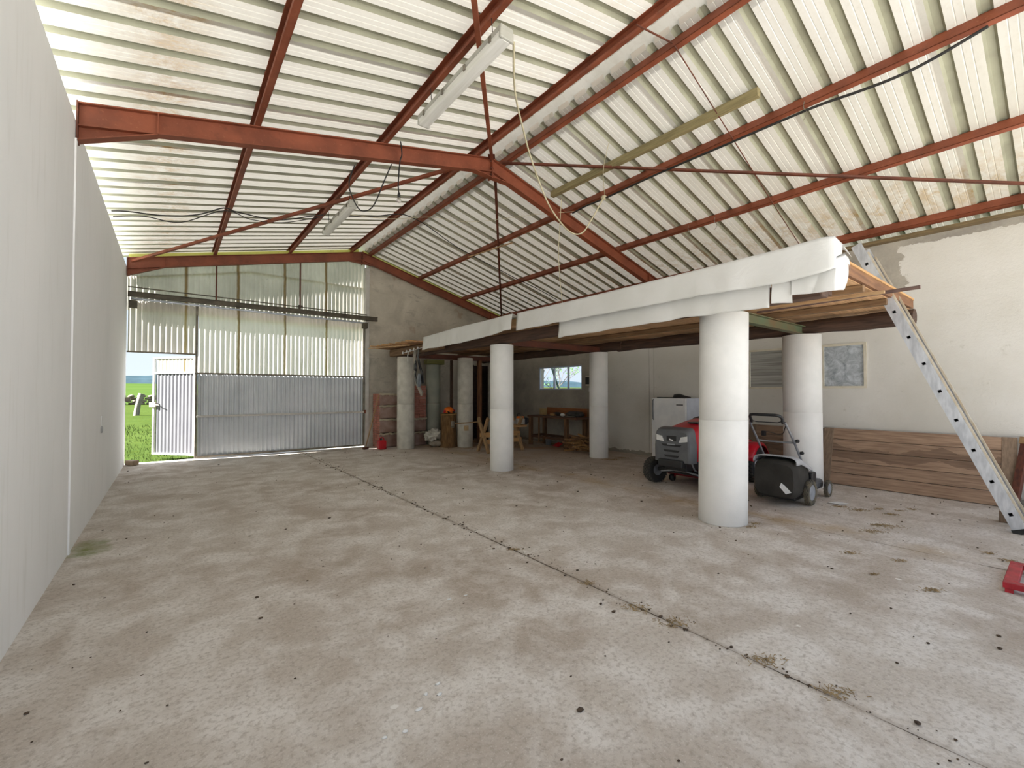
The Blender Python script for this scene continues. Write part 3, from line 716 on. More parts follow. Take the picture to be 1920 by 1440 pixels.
# ------------------------------------------------------------------ white sheeting on the deck edge
def curtain(nm, pts, label, seed=0, wr=.035, nz=14, back=.25):
    """pts: (x, y, ztop, zbot) stations along the hem"""
    m = MB(); N = 90
    seg = [0]
    for a, b in zip(pts[:-1], pts[1:]): seg.append(seg[-1] + sqrt((a[0]-b[0])**2+(a[1]-b[1])**2))
    def at(u):
        d = u*seg[-1]
        for i in range(len(seg)-1):
            if d <= seg[i+1]+1e-9:
                t = (d-seg[i])/max(seg[i+1]-seg[i], 1e-6); return [pts[i][k]*(1-t)+pts[i+1][k]*t for k in range(4)]
        return pts[-1]
    def fn(u, v):
        x, y, zt, zb = at(u)
        if v < .2:      # lies back over the deck edge
            t = 1 - v/.2; q = V((x+back*t, y, zt-.07*t + .008*mnoise.noise(V((y*5, t*3, seed)))))
            return q
        t = (v-.2)/.8; z = zt+(zb-zt)*t
        k = mnoise.noise(V((y*2.2+x*2, z*1.4, seed))) + .5*mnoise.noise(V((y*6+x*5, z*2.5, seed+4)))
        return V((x - wr*(abs(k)+.2)*(.25+t) - .02*t, y + .02*mnoise.noise(V((z*5, y*3, seed)))*t, z + .012*mnoise.noise(V((y*4, seed, 0)))*t))
    m.grid(fn, N, nz); return m.build(nm, CLOTH, solid=.002, label=label, cat='sheeting', group='white plastic sheeting on the deck edge')
curtain('plastic_sheet', [(4.38, 8.78, 2.61, 2.32), (4.38, 7.3, 2.66, 2.33), (4.38, 6.4, 2.665, 2.36), (4.38, 5.60, 2.68, 2.42)], 'crumpled white plastic sheet over the far part of the deck edge', 1, .06)
curtain('plastic_sheet', [(4.41, 5.52, 2.68, 2.39), (4.40, 4.0, 2.68, 2.40), (4.40, 2.6, 2.70, 2.41), (4.39, 1.6, 2.715, 2.39), (4.39, 1.30, 2.73, 2.42), (4.41, 1.225, 2.72, 2.44), (4.56, 1.21, 2.68, 2.46)], 'long upper white plastic sheet over the near part of the deck edge', 5, .022)
curtain('plastic_sheet', [(4.47, 4.60, 2.50, 2.19), (4.46, 3.4, 2.50, 2.20), (4.45, 2.4, 2.49, 2.21), (4.45, 1.75, 2.46, 2.19)], 'lower white plastic sheet hanging from under the long one', 9, .03, back=.03)
curtain('plastic_sheet', [(4.42, 1.72, 2.50, 2.22), (4.44, 1.55, 2.48, 2.20)], 'small white flap of sheeting beside the near pillar head', 12, .01, back=.03)
# wrapped corner
curtain('plastic_sheet', [(4.43, 1.56, 2.50, 2.27), (4.42, 1.36, 2.50, 2.26), (4.43, 1.22, 2.55, 2.25), (4.58, 1.20, 2.60, 2.27), (4.74, 1.215, 2.60, 2.36), (4.84, 1.24, 2.58, 2.45)], 'folded white sheeting wrapped round the near deck corner', 3, .05, back=.03)

# ------------------------------------------------------------------ ladder
lad = thing('extension_ladder', (6.67, .31, 0), 'tall aluminium extension ladder leaning on the near end of the deck', 'ladder')
ang = atan2(1, .402); ld = V((0, cos(ang), sin(ang))); ln = V((0, sin(ang), -cos(ang)))    # along, across (towards near)
B = V((6.61, .335, 0))
rz = [.18+.307*k for k in range(10)]; LT = 3.20/ld.z
def stile(x, w0, w1, t0, t1, nm, mat):
    m = MB(); wd = w1-w0
    def P(t, a, dx): return B + V((x-6.5+dx, 0, 0)) + ld*t + ln*a
    def q(ta, tb, a, b): m.prism([P(ta, a, 0), P(tb, a, 0), P(tb, b, 0), P(ta, b, 0)], (.025, 0, 0))
    mid = (w0+w1)/2; h = .0155
    q(t0, t1, w0, mid-h); q(t0, t1, mid+h, w1); c = t0
    for z in rz:
        t = z/ld.z
        if t-h > c and t+h < t1: q(c, t-h, mid-h, mid+h); c = t+h
    q(c, t1, mid-h, mid+h); m.build(nm, mat, lad)
stile(6.5, -.052, .052, 0.0, LT, 'stile', ALU); stile(6.86, -.052, .052, 0.0, LT, 'stile', ALU)
m = MB(); m.prism([B+V((.027, 0, 0))+ld*t+ln*a for t, a in ((.1, -.072), (LT-.14, -.072), (LT-.14, -.054), (.1, -.054))], (.02, 0, 0)); m.build('sliding_section_stile', ALUD, lad)
m = MB(); m.prism([B+V((.335, 0, 0))+ld*t+ln*a for t, a in ((.1, -.072), (LT-.14, -.072), (LT-.14, -.054), (.1, -.054))], (.02, 0, 0)); m.build('sliding_section_stile', ALUD, lad)
for z in rz:
    c = B+ld*(z/ld.z); m = MB(); h = .0155
    for a, b in (((-h, -h), (h, -h+.003)), ((-h, h-.003), (h, h)), ((-h, -h), (-h+.003, h)), ((h-.003, -h), (h, h))):
        pts = [c+ld*a[0]+ln*a[1], c+ld*b[0]+ln*a[1], c+ld*b[0]+ln*b[1], c+ld*a[0]+ln*b[1]]
        m.prism([p+V((-.003, 0, 0)) for p in pts], (.39, 0, 0))
    m.bx(0, 0, 0, 0, 0, 0) if False else None
    m.build('rung', simple('dark_rung_end', '3A3C40', '2C2E32', rough=.6), lad)
for x in (6.5, 6.86): MB().beam(B+V((x-6.5+.0125, 0, 0))+ld*(-.0), B+V((x-6.5+.0125, 0, 0))+ld*.05, .035, .115, up=tuple(ln)).build('rubber_foot', RUBBER, lad)

# ------------------------------------------------------------------ timber panels leaning on the right wall
def lean_panel(y0, y1, zt, xb, xt, rows, label, nm='door_panel', st=.13):
    L = sqrt((xt-xb)**2+zt**2); t = V(((xt-xb)/L, 0, zt/L)); n = V((-t.z, 0, t.x))
    p = thing(nm, (xb, (y0+y1)/2, 0), label, 'wooden panel', 'old wooden panels against the white wall')
    def slab_(ya, yb, a, b, d0, d1, name, mat):
        m = MB(); o = V((xb, 0, 0))
        q = [o+t*a+n*d0, o+t*b+n*d0, o+t*b+n*d1, o+t*a+n*d1]
        m.prism([(v.x, ya, v.z) for v in q], (0, yb-ya, 0)); m.build(name, mat, p, bevel=.003)
    h = L/rows
    for r in range(rows): slab_(y0+st*.9, y1-st*.9, r*h+.003, (r+1)*h-.003, .0, .022+random.uniform(0, .004), 'board', OLDWY)
    slab_(y0, y0+st, .005, L, 0, .03, 'stile', OLDWZ); slab_(y1-st, y1, .005, L, 0, .03, 'stile', OLDWZ)
    return p
lean_panel(.44, 2.46, .83, 8.02, 8.27, 5, 'long weathered boarded panel leaning on the wall beside the ladder')
lean_panel(2.40, 3.62, .82, 8.12, 8.29, 5, 'boarded wooden panel leaning behind the push mower')
rp = thing('leaning_post', (7.95, .42, 0), 'red-brown post leaning at the near end of the boarded panel', 'post')
MB().beam((7.92, .47, 0), (8.24, .37, .80), .07, .07).build('post_body', REDW, rp, bevel=.004)
MB().beam((8.22, .375, .76), (8.25, .365, .84), .09, .09).build('pale_block', PALEZ, rp, bevel=.004)
MB().beam((8.12, .25, 0), (8.27, .20, .9), .10, .04).build('leaning_board', REDW, label='dark red board leaning on the wall at the right picture edge', cat='board', bevel=.003)
MB().bx(7.06, 7.16, .44, .52, 0, .12).build('timber_offcut', OLDWZ, label='short timber offcut standing behind the ladder foot', cat='timber', bevel=.004)

# ------------------------------------------------------------------ fridge
fr = thing('fridge', (8.0, 4.9, 0), 'white single-door fridge against the wall behind the red tractor', 'fridge')
MB().bx(7.76, 8.27, 4.53, 5.27, .04, 1.28).build('cabinet', simple('fridge_side', 'D5DAE6', 'C9CEDA', rough=.45), fr, bevel=.008)
MB().bx(7.695, 7.755, 4.53, 5.27, .08, 1.28).build('fridge_door', WPLAST, fr, bevel=.01)
hd = MB().tube([(7.69, 5.22, 1.25), (7.665, 5.22, 1.24), (7.66, 5.22, 1.05), (7.665, 5.22, .86), (7.69, 5.22, .85)], .011, 8).build('handle', simple('grey_handle', '7E8184', '5A5C60', rough=.4), fr)
MB().bx(7.688, 7.694, 4.58, 4.72, 1.14, 1.165).build('nameplate', simple('dark_nameplate', '5A5C60', '46484C', rough=.4), fr)
for yy in (4.58, 5.22): MB().bx(7.8, 7.85, yy-.02, yy+.02, 0, .04).build('foot', BLACK, fr)
m = MB()
def fn(u, v):
    y = 4.88-.34*u; w = (.09*sin(pi*min(1, u*1.25+.08))**.6+.015)*(1-.5*u); a = pi*v
    return V((7.90+w*cos(a), y, 1.283+(.10-.06*u)*sin(a)*(1-.8*abs(u-.35)) + .0))
m.grid(fn, 14, 10); m.build('saddle_cover', BLACK, solid=.006, label='black saddle-shaped plastic cover lying on the fridge', cat='cover')
MB().tube([(7.78, 5.2, 1.29), (7.85, 4.72, 1.292)], .008, 6).build('thin_rod', BLACK, label='thin dark rod lying on top of the fridge', cat='rod')

# ------------------------------------------------------------------ lawn tractor (faces -X)
tr = thing('lawn_tractor', (6.6, 3.55, 0), 'red lawn tractor with grey grille, half behind the near white pillar', 'tractor')
cy = 3.55
def loft(secs, m=None, cap=True):
    m = m or MB(); n = len(secs[0]); vs = [p for s in secs for p in s]
    fs = [(i*n+k, i*n+(k+1) % n, (i+1)*n+(k+1) % n, (i+1)*n+k) for i in range(len(secs)-1) for k in range(n)]
    m.add(vs, fs, True)
    if cap: m.add(secs[0], [tuple(range(n))]); m.add(secs[-1], [tuple(range(n))[::-1]])
    return m
def sec(x, w, z0, z1, r=.09, dx=0, tw=None):
    tw = tw or w; pts = []
    pts.append((x, cy-w/2, z0)); pts.append((x, cy-w/2, z0+(z1-z0)*.5))
    for k in range(6): a = k/5*pi/2; pts.append((x+dx, cy-tw/2+r-r*cos(a), z1-r+r*sin(a)))
    for k in range(6): a = pi/2-k/5*pi/2; pts.append((x+dx, cy+tw/2-r+r*cos(a), z1-r+r*sin(a)))
    pts.append((x, cy+w/2, z0+(z1-z0)*.5)); pts.append((x, cy+w/2, z0)); return [V(p) for p in pts]
loft([sec(5.80, .57, .42, .84, tw=.50), sec(5.95, .60, .42, .885, tw=.50), sec(6.25, .60, .44, .945, tw=.46), sec(6.55, .58, .46, .99, tw=.42)]).build('hood', RED, tr)
loft([sec(6.552, .585, .46, 1.0, tw=.44), sec(6.70, .56, .5, 1.03, tw=.40)]).build('dashboard', BLACK, tr)
MB().bx(6.12, 6.34, cy-.13, cy+.02, .935, .952).build('hood_vent', BLACK, tr)
loft([sec(5.655, .50, .41, .83, .06, tw=.49), sec(5.668, .55, .40, .86, .07, tw=.52), sec(5.72, .58, .40, .885, .07, tw=.54), sec(5.81, .60, .40, .895, .07, tw=.545)]).build('grille_surround', DGREY, tr, bevel=.004)
for s in (-1, 1):
    m = MB(); a = cy+s*.115; b = cy+s*.245
    m.prism([(5.646, a, .685), (5.650, b, .705), (5.650, b, .785), (5.646, a+s*.035, .765)], (.03, 0, 0)); m.build('headlight', simple('headlight_lens', 'E8E8E6', 'C9CCD0', rough=.15), tr, bevel=.004)
MB().bx(5.648, 5.67, cy-.075, cy+.075, .70, .775).build('badge_recess', BLACK, tr, bevel=.004)
MB().beam((5.645, cy-.03, .71), (5.645, cy+.03, .725), .006, .02).build('badge', WPLAST, tr)
for z, w in ((.655, .16), (.575, .13), (.50, .12)):
    MB().prism([(5.65, cy-w, z), (5.65, cy+w, z), (5.65, cy+w*.8, z-.03), (5.65, cy-w*.8, z-.03)], (.014, 0, 0)).build('grille_slot', BLACK, tr)
MB().beam((5.644, cy-.06, .655), (5.644, cy+.06, .655), .006, .016).build('badge', SILVER, tr)
MB().bx(5.60, 5.72, cy-.19, cy+.19, .33, .44).build('front_bumper', BLACK, tr, bevel=.02)
MB().bx(5.75, 7.55, cy-.17, cy+.17, .27, .42).build('chassis', BLACK, tr, bevel=.01)
MB().beam((5.98, cy-.42, .22), (5.98, cy+.42, .22), .06, .06).build('front_axle', BLACK, tr, bevel=.006)
MB().tube([(5.93, cy+.35, .2), (5.88, cy+.1, .25), (5.88, cy-.1, .25), (5.93, cy-.35, .2)], .012, 8).build('steering_rod', SILVER, tr)
MB().bx(6.25, 7.0, cy-.46, cy+.46, .10, .20).build('mower_deck', simple('dark_red_deck', '9A1A28', '6E141E', rough=.5), tr, bevel=.03)
MB().lathe([(0, -.03), (.05, -.03), (.055, 0), (.05, .03), (0, .03)], (6.2, cy+.33, .07), (0, 1, 0), 16).build('gauge_wheel', BLACK, tr)
MB().beam((6.2, cy+.3, .1), (6.35, cy+.28, .2), .03, .02).build('wheel_bracket', REDF, tr)
def wheel(x, y, r, w, rimr, rot, parent, rmat=SILVER, tmat=RUBBER, lugs=True, nl=26, treadmat=None):
    wh = thing('wheel', (x, y, r)); wh.parent = parent; wh.location = V((x, y, r)) - parent.location
    ax = V((sin(rot), cos(rot), 0)); c = V((x, y, r)); hw = w/2
    prof = [(rimr, -hw*.8), (r*.82, -hw), (r*.96, -hw*.8), (r-.004, -hw*.4), (r-.004, hw*.4), (r*.96, hw*.8), (r*.82, hw), (rimr, hw*.8)]
    MB().lathe(prof, c, ax, 36, close=True).build('tyre', tmat, wh)
    MB().lathe([(0, -hw*.35), (rimr*.3, -hw*.5), (rimr*.45, -hw*.2), (rimr*.85, -hw*.25), (rimr, -hw*.8), (rimr+.002, 0), (rimr, hw*.8), (rimr*.85, hw*.25), (rimr*.45, hw*.2), (rimr*.3, hw*.5), (0, hw*.5)], c, ax, 28).build('rim', rmat, wh)
    if lugs:
        m = MB(); u = ax.cross(V((0, 0, 1))).normalized(); zz = V((0, 0, 1))
        for k in range(nl):
            for j in range(5):
                a = 2*pi*(k+.5*(j % 2))/nl; rd = u*cos(a)+zz*sin(a); tg = -u*sin(a)+zz*cos(a)
                p = c + ax*(j-2)*w*.19 + rd*(r-.012 - (.008 if j in (0, 4) else 0)); m.beam(p, p+rd*.016, w*.15, 2*pi*r/nl*.55, up=tuple(tg))
        m.build('tread', treadmat or tmat, wh, kind='stuff')
    return wh
TG = simple('tread_rubber', '3A3936', '55524A', rough=.9)
RIMG = simple('grey_wheel_rim', '85888E', '6A6D72', rough=.5)
wheel(6.00, cy+.50, .195, .15, .085, .25, tr, treadmat=TG, rmat=RIMG); wheel(6.00, cy-.45, .195, .15, .085, .25, tr, treadmat=TG, rmat=RIMG)
wheel(7.24, cy+.42, .265, .22, .135, 0, tr, treadmat=TG, rmat=simple('white_rim', 'D6D8DC', 'C2C4C8')); wheel(7.24, cy-.42, .265, .22, .135, 0, tr, treadmat=TG, rmat=simple('white_rim', 'D6D8DC', 'C2C4C8'))
for s in (-1, 1):
    m = MB(); vs = []
    for i in range(13):
        a = radians(15+150*i/12)
        for yy, rr in ((cy+s*.26, .31), (cy+s*.54, .31), (cy+s*.56, .27)): vs.append((7.24+rr*1.05*cos(a), yy, .27+rr*1.12*sin(a)))
    m.add(vs, [(i*3+j, i*3+j+1, i*3+j+4, i*3+j+3) for i in range(12) for j in range(2)], True); m.build('fender', RED, tr, solid=.008)
MB().bx(6.95, 7.6, cy-.27, cy+.27, .52, .62).build('seat_pan', RED, tr, bevel=.03)
MB().bx(7.08, 7.45, cy-.2, cy+.2, .62, .70).build('seat', BLACK, tr, bevel=.04)
MB().prism([(7.40, cy-.2, .68), (7.50, cy-.2, .68), (7.60, cy-.2, 1.0), (7.52, cy-.2, 1.02)], (0, .4, 0)).build('seat_back', BLACK, tr, bevel=.03)
MB().tube([(6.62, cy, 1.0), (6.76, cy, 1.10)], .02, 8).build('steering_column', BLACK, tr)
sa = V((-.8, 0, -.55)).normalized(); m = MB(); u = sa.orthogonal().normalized(); w_ = sa.cross(u)
pts = [V((6.77, cy, 1.12))+(u*cos(a)+w_*sin(a))*.17 for a in [2*pi*i/24 for i in range(25)]]
m.tube(pts, .014, 8)
for a in (0, 2*pi/3, 4*pi/3): m.tube([V((6.77, cy, 1.12)), V((6.77, cy, 1.12))+(u*cos(a)+w_*sin(a))*.17], .01, 6)
m.build('steering_wheel', BLACK, tr)
MB().bx(6.7, 7.0, cy-.42, cy-.17, .30, .33).build('footrest', BLACK, tr, bevel=.006)
MB().bx(6.7, 7.0, cy+.17, cy+.42, .30, .33).build('footrest', BLACK, tr, bevel=.006)
MB().bx(7.50, 7.56, cy-.5, cy-.44, .70, .78).build('lever', BLACK, tr, bevel=.01)
MB().blob((5.84, cy-.12, .30), (.05, .04, .05), 2, .3).build('linkage', BLACK, tr)
MB().tube([(5.76, cy-.25, .40), (5.80, cy-.27, .30), (5.88, cy-.25, .28)], .012, 6).build('tie_rod', SILVER, tr)

# ------------------------------------------------------------------ push mower (rear faces -X)
mo = thing('push_mower', (6.6, 2.3, 0), 'push lawn mower with dark grass bag and folding silver handle', 'lawn mower')
my = 2.32
def bag_sec(x, w, z0, z1, sh=0):
    pts = []; n = 16; hw = w/2
    for k in range(n):
        a = 2*pi*k/n; c, s_ = cos(a), sin(a)
        px = math.copysign(abs(c)**.45, c); pz = math.copysign(abs(s_)**.45, s_)
        pts.append(V((x+sh*(pz+1)/2, my-.03+px*hw, (z0+z1)/2+pz*(z1-z0)/2)))
    return pts
loft([bag_sec(5.86, .44, .13, .52), bag_sec(5.875, .46, .11, .56), bag_sec(6.0, .48, .09, .575), bag_sec(6.15, .48, .10, .57), bag_sec(6.32, .46, .14, .5)]).build('grass_bag', FABRIC, mo)
m = MB()
def fn(u, v):
    a = pi*v; x = 5.89+.50*u; hw = .245; z = .50-.17*max(0, u-.3)
    px = math.copysign(abs(cos(a))**.5, cos(a)); pz = abs(sin(a))**.5
    return V((x, my-.03+px*hw, z+.02+pz*(.095-.03*u)))
m.grid(fn, 14, 22); m.build('bag_lid', LGREY, mo, solid=.012)
MB().prism([(5.853, my-.17, .17), (5.853, my-.23, .20), (5.853, my-.16, .27), (5.853, my-.12, .30), (5.853, my-.10, .25)], (-.004, 0, 0)).build('worn_sticker', WPLAST, mo)
MB().bx(6.28, 7.06, my-.20, my+.20, .09, .22).build('mower_deck', DGREY, mo, bevel=.04)
MB().bx(6.05, 6.4, my-.20, my+.20, .06, .14).build('rear_flap', BLACK, mo, bevel=.02)
MB().lathe([(0, 0), (.15, 0), (.15, .12), (.11, .17), (0, .18)], (6.68, my, .22), (0, 0, 1), 24).build('engine', simple('engine_cover', '2B2B2D', '3A3A3C', rough=.5), mo)
MB().bx(6.58, 6.78, my-.08, my+.08, .39, .42).build('engine_cap', RED, mo, bevel=.01)
MB().bx(6.42, 6.56, my-.27, my-.16, .22, .38).build('handle_bracket', BLACK, mo, bevel=.02)
MB().bx(6.42, 6.56, my+.16, my+.27, .22, .36).build('handle_bracket', BLACK, mo, bevel=.02)
WGR = simple('mower_wheel_disc', 'A6A9AE', '8B8E94', rough=.5)
for x, y, r, w in ((6.27, my-.29, .155, .06), (6.30, my+.30, .150, .06), (6.97, my-.27, .108, .05), (6.97, my+.27, .108, .05)):
    wheel(x, y, r, w, r*.62, 0, mo, rmat=WGR, tmat=DUSTR, nl=20)
hy2 = my+.045
for s in (-1, 1):
    MB().tube([(6.50, hy2+s*.22, .33), (6.40, hy2+s*.22, .46), (6.10, hy2+s*.215, .80), (5.93, hy2+s*.21, .97), (5.88, hy2+s*.2, 1.03)], .0135, 10).build('handle_tube', SILVER, mo)
MB().tube([(5.885, hy2-.18, 1.02), (5.84, hy2-.185, 1.09), (5.80, hy2-.16, 1.115), (5.79, hy2-.12, 1.12), (5.79, hy2+.12, 1.12), (5.80, hy2+.16, 1.115), (5.84, hy2+.185, 1.09), (5.885, hy2+.18, 1.02)], .018, 10).build('grip_bar', BLACK, mo)
MB().tube([(5.86, hy2-.17, 1.04), (5.88, hy2-.12, 1.025), (5.88, hy2+.12, 1.025), (5.86, hy2+.17, 1.04)], .006, 8).build('brake_bail', BLACK, mo)
MB().tube([(6.13, hy2-.20, .77), (6.14, hy2-.15, .765), (6.14, hy2+.15, .765), (6.13, hy2+.20, .77)], .012, 8).build('cross_tube', SILVER, mo)
MB().tube([(5.90, hy2-.2, .98), (5.95, hy2-.16, .90), (6.0, hy2-.1, .87), (6.0, hy2, .89), (6.02, hy2+.1, .90)], .005, 6).build('control_cable', BLACK, mo)
for x, z in ((6.12, .79), (6.26, .63)):
    MB().lathe([(0, 0), (.02, 0), (.022, .03), (.008, .04)], (x, hy2-.235, z), (0, -1, .2), 10).build('clamp_knob', BLACK, mo)

# ------------------------------------------------------------------ far end: brick packs, stump, sacks, can, rake
def brick_pack(x0, x1, y0, y1, tiers, label):
    p = thing('brick_pack', ((x0+x1)/2, (y0+y1)/2, 0), label, 'brick stack', 'stacks of clay bricks at the far wall')
    z = 0
    for (h, wrap, n) in tiers:
        if wrap:
            MB().bx(x0-.008, x1+.008, y0-.012, y1, z+.01, z+h-.02).build('wrapped_bricks', BRICKP, p, bevel=.02)
            hh = h/n
            for i in range(n):
                for j in range(3):
                    ya = y0+(y1-y0)*j/3
                    MB().bx(x0-.02, x0-.006, ya+.005, ya+(y1-y0)/3-.005, z+i*hh+.006, z+(i+1)*hh-.004).build('brick', BRICKR, p)
            m = MB()
            def fn(u, v): 
                yy = y0-.02; return V((x0-.03+(x1-x0+.05)*u, yy-.03*v-.02*mnoise.noise(V((u*9, z*7, 1))), z+h-.02+.05*(v-.5)+.03*mnoise.noise(V((u*8, z*5, 0)))))
            m.grid(fn, 16, 3); m.build('torn_wrap', simple('torn_film', 'CFC6AE', 'B0A48A', rough=.4), p, solid=.003)
        else:
            hh = h/n
            for i in range(n):
                for j in range(2):
                    a = x0+(x1-x0)*j/2
                    dx = random.uniform(-.012, .012)
                    MB().bx(a+.004+dx, a+(x1-x0)/2-.004+dx, y0+random.uniform(-.02, .02), y1, z+i*hh+.004, z+(i+1)*hh-.004).build('brick', BRICKR, p)
        z += h
    return p
brick_pack(4.16, 4.72, 10.72, 11.16, [(.36, True, 6), (.36, True, 6), (.34, True, 6), (.30, True, 5)], 'stack of shrink-wrapped clay bricks left of the bare corner pillar')
brick_pack(4.98, 5.38, 10.62, 11.05, [(.36, True, 6), (.36, True, 6), (.85, False, 22)], 'tall stack of clay roof tiles right of the bare corner pillar')
can = thing('fuel_can', (4.10, 10.45, 0), 'small red plastic fuel can on the floor at the brick stack', 'fuel can')
m = MB(); m.bx(4.005, 4.195, 10.36, 10.54, 0, .22); m.build('can_body', REDP, can, bevel=.03)
MB().tube([(4.04, 10.45, .21), (4.05, 10.45, .27), (4.10, 10.45, .29), (4.15, 10.45, .27), (4.16, 10.45, .21)], .013, 8).build('handle', REDP, can)
MB().lathe([(.022, 0), (.024, .05), (0, .055)], (4.08, 10.45, .215), (0, 0, 1), 12).build('cap', BLACK, can)
rake = thing('garden_rake', (3.80, 10.9, 0), 'wooden-handled hoe leaning against the brick stack', 'hoe')
MB().tube([(3.78, 10.66, .05), (4.135, 10.74, 1.33)], .014, 8).build('handle', PALEZ, rake)
MB().beam((3.70, 10.62, .03), (3.86, 10.70, .03), .05, .05).build('head', RUSTD, rake, bevel=.015)
stump = thing('log_stump', (5.65, 9.88, 0), 'thick upright log stump between two grey pillars', 'stump')
m = MB()
def fn(u, v):
    a = 2*pi*u; z = .82*v; r = .198*(1+.05*sin(3*a+1)+.035*sin(7*a))*(1+.10*(1-v)**2) + (.03 if v > .93 and sin(a*2) > .3 else 0)
    return V((5.65+r*cos(a), 9.88+r*sin(a), z))
m.grid(fn, 40, 14); m.build('bark', BARK, stump)
m = MB(); vs = [(5.65+.198*(1+.05*sin(3*a+1)+.035*sin(7*a))*cos(a)*1.05, 9.88+.198*(1+.05*sin(3*a+1))*sin(a)*1.05, .82+.012*cos(a)) for a in [2*pi*i/32 for i in range(32)]]
m.prism(vs, (0, 0, .03)); m.build('cut_top', CUTW, stump)
hel = thing('forestry_helmet', (5.62, 9.72, .865), 'orange forestry helmet with red ear muffs on the log stump', 'helmet')
HX, HY, HZ = 5.62, 9.84, .862
m = MB(); m.lathe([(.13, .02), (.128, .06), (.112, .11), (.08, .145), (.04, .16), (0, .163)], (HX, HY, HZ), (0, 0, 1), 24); m.lathe([(.13, .02), (.155, .01), (.155, .016), (.128, .028)], (HX, HY, HZ), (0, 0, 1), 24); m.build('shell', ORANGE, hel)
for s in (-1, 1): MB().blob((HX+s*.135, HY-.03, HZ+.045), (.028, .04, .045), 2, .02).build('ear_muff', REDP, hel)
MB().prism([(HX-.1, HY-.16, HZ+.0), (HX+.1, HY-.16, HZ+.0), (HX+.11, HY-.11, HZ+.05), (HX-.11, HY-.11, HZ+.05)], (0, .004, .004)).build('visor', BLACK, hel)
sk = MB()
sk.blob((5.33, 10.12, .30), (.20, .16, .14), 4, .8, 3.0); sk.build('white_sack', SACK, label='crumpled white sack lying left of the log stump', cat='sack')
MB().blob((5.42, 10.10, .085), (.21, .19, .085), 3, .15, 3).build('flat_sack', simple('grey_sack', 'A9A092', '857C6E', rough=.9), label='flattened grey-beige sack under the white one', cat='sack')
# sledge hammer lying across from the sawbuck to the stump
hm = thing('sledge_hammer', (5.6, 8.8, .65), 'long-handled hammer with a grey head resting on the saw horse', 'hammer')
MB().tube([(5.20, 8.86, .665), (5.80, 8.62, .70)], .013, 8).build('handle', PALEZ, hm)
MB().tube([(5.15, 8.84, .60), (5.20, 8.90, .70)], .045, 12).build('hammer_head', GREYM, hm)
MB().bx(5.42, 5.50, 8.70, 8.78, .50, .62).build('paper_tag', simple('paper_tag', 'C8AD88', 'A98F6A'), hm)
# tall post and dark shelving near the far wall
MB().bx(5.98, 6.04, 10.35, 10.41, 0, 2.26).build('dark_post', DARKW, label='thin dark post behind the pillar right of the log stump', cat='post')
MB().bx(6.68, 6.78, 10.05, 10.15, 0, 2.28).build('timber_post', wood('warm_post_wood', '9A6A44', '6E4630', 'Z'), label='red-brown timber post behind the second bare pillar', cat='post', bevel=.004)
sh = thing('dark_shelving', (7.5, 11.0, 0), 'dark wooden shelving against the far wall', 'shelves')
DKS = wood('dark_shelf_wood', '3E2A22', '2A1C18', 'X')
for x in (7.00, 7.96): MB().bx(x, x+.04, 10.85, 11.22, 0, 2.2).build('side_panel', DKS, sh)
for z in (.3, .85, 1.4, 1.95): MB().bx(7.04, 7.96, 10.86, 11.22, z, z+.03).build('shelf', DKS, sh)
MB().bx(7.04, 7.96, 11.2, 11.22, 0, 2.2).build('back_panel', DKS, sh)

# saw horse
sb = thing('saw_horse', (6.3, 8.45, 0), 'wooden X-legged saw horse half behind the middle white pillar', 'saw horse')
for x in (5.72, 6.72):
    MB().beam((x, 8.20, 0), (x+.0, 8.62, .80), .05, .07, up=(0, 1, 0)).build('leg', PALEZ, sb)
    MB().beam((x+.055, 8.72, 0), (x+.055, 8.30, .80), .05, .07, up=(0, 1, 0)).build('leg', PALEZ, sb)
for y, z in ((8.38, .40), (8.33, .25), (8.55, .40)): MB().bx(5.72, 6.78, y-.012, y+.012, z-.05, z+.05).build('cross_board', PALEW, sb)
MB().bx(6.62, 6.98, 8.35, 8.60, .545, .585).build('rest_board', PALEW, sb)
# chain saw on the saw horse
cs = thing('chainsaw', (6.9, 8.5, .59), 'orange and white chainsaw resting on the saw horse end', 'chainsaw')
MB().bx(6.78, 6.98, 8.42, 8.56, .60, .75).build('body', simple('saw_white', 'D8D2C8', 'C6C0B6', rough=.4), cs, bevel=.02)
MB().bx(6.80, 6.95, 8.43, 8.55, .745, .80).build('top_cover', ORANGE, cs, bevel=.015)
MB().bx(6.93, 7.07, 8.43, 8.55, .60, .76).build('rear_housing', simple('saw_dark', '2A2E3A', '20222A'), cs, bevel=.015)
m = MB(); m.prism([(6.79, 8.48, .62), (6.42, 8.48, .63), (6.37, 8.48, .66), (6.42, 8.48, .69), (6.79, 8.48, .71)], (0, .008, 0)); m.build('guide_bar', simple('bar_steel', 'B9B6AE', '9C988E', rough=.35, metal=.4), cs)
MB().tube([(6.84, 8.42, .76), (6.84, 8.44, .86), (6.84, 8.54, .86), (6.84, 8.57, .74)], .01, 8).build('front_handle', BLACK, cs)
MB().tube([(7.05, 8.49, .74), (7.14, 8.49, .73), (7.14, 8.49, .64), (7.05, 8.49, .62)], .011, 8).build('rear_handle', BLACK, cs)

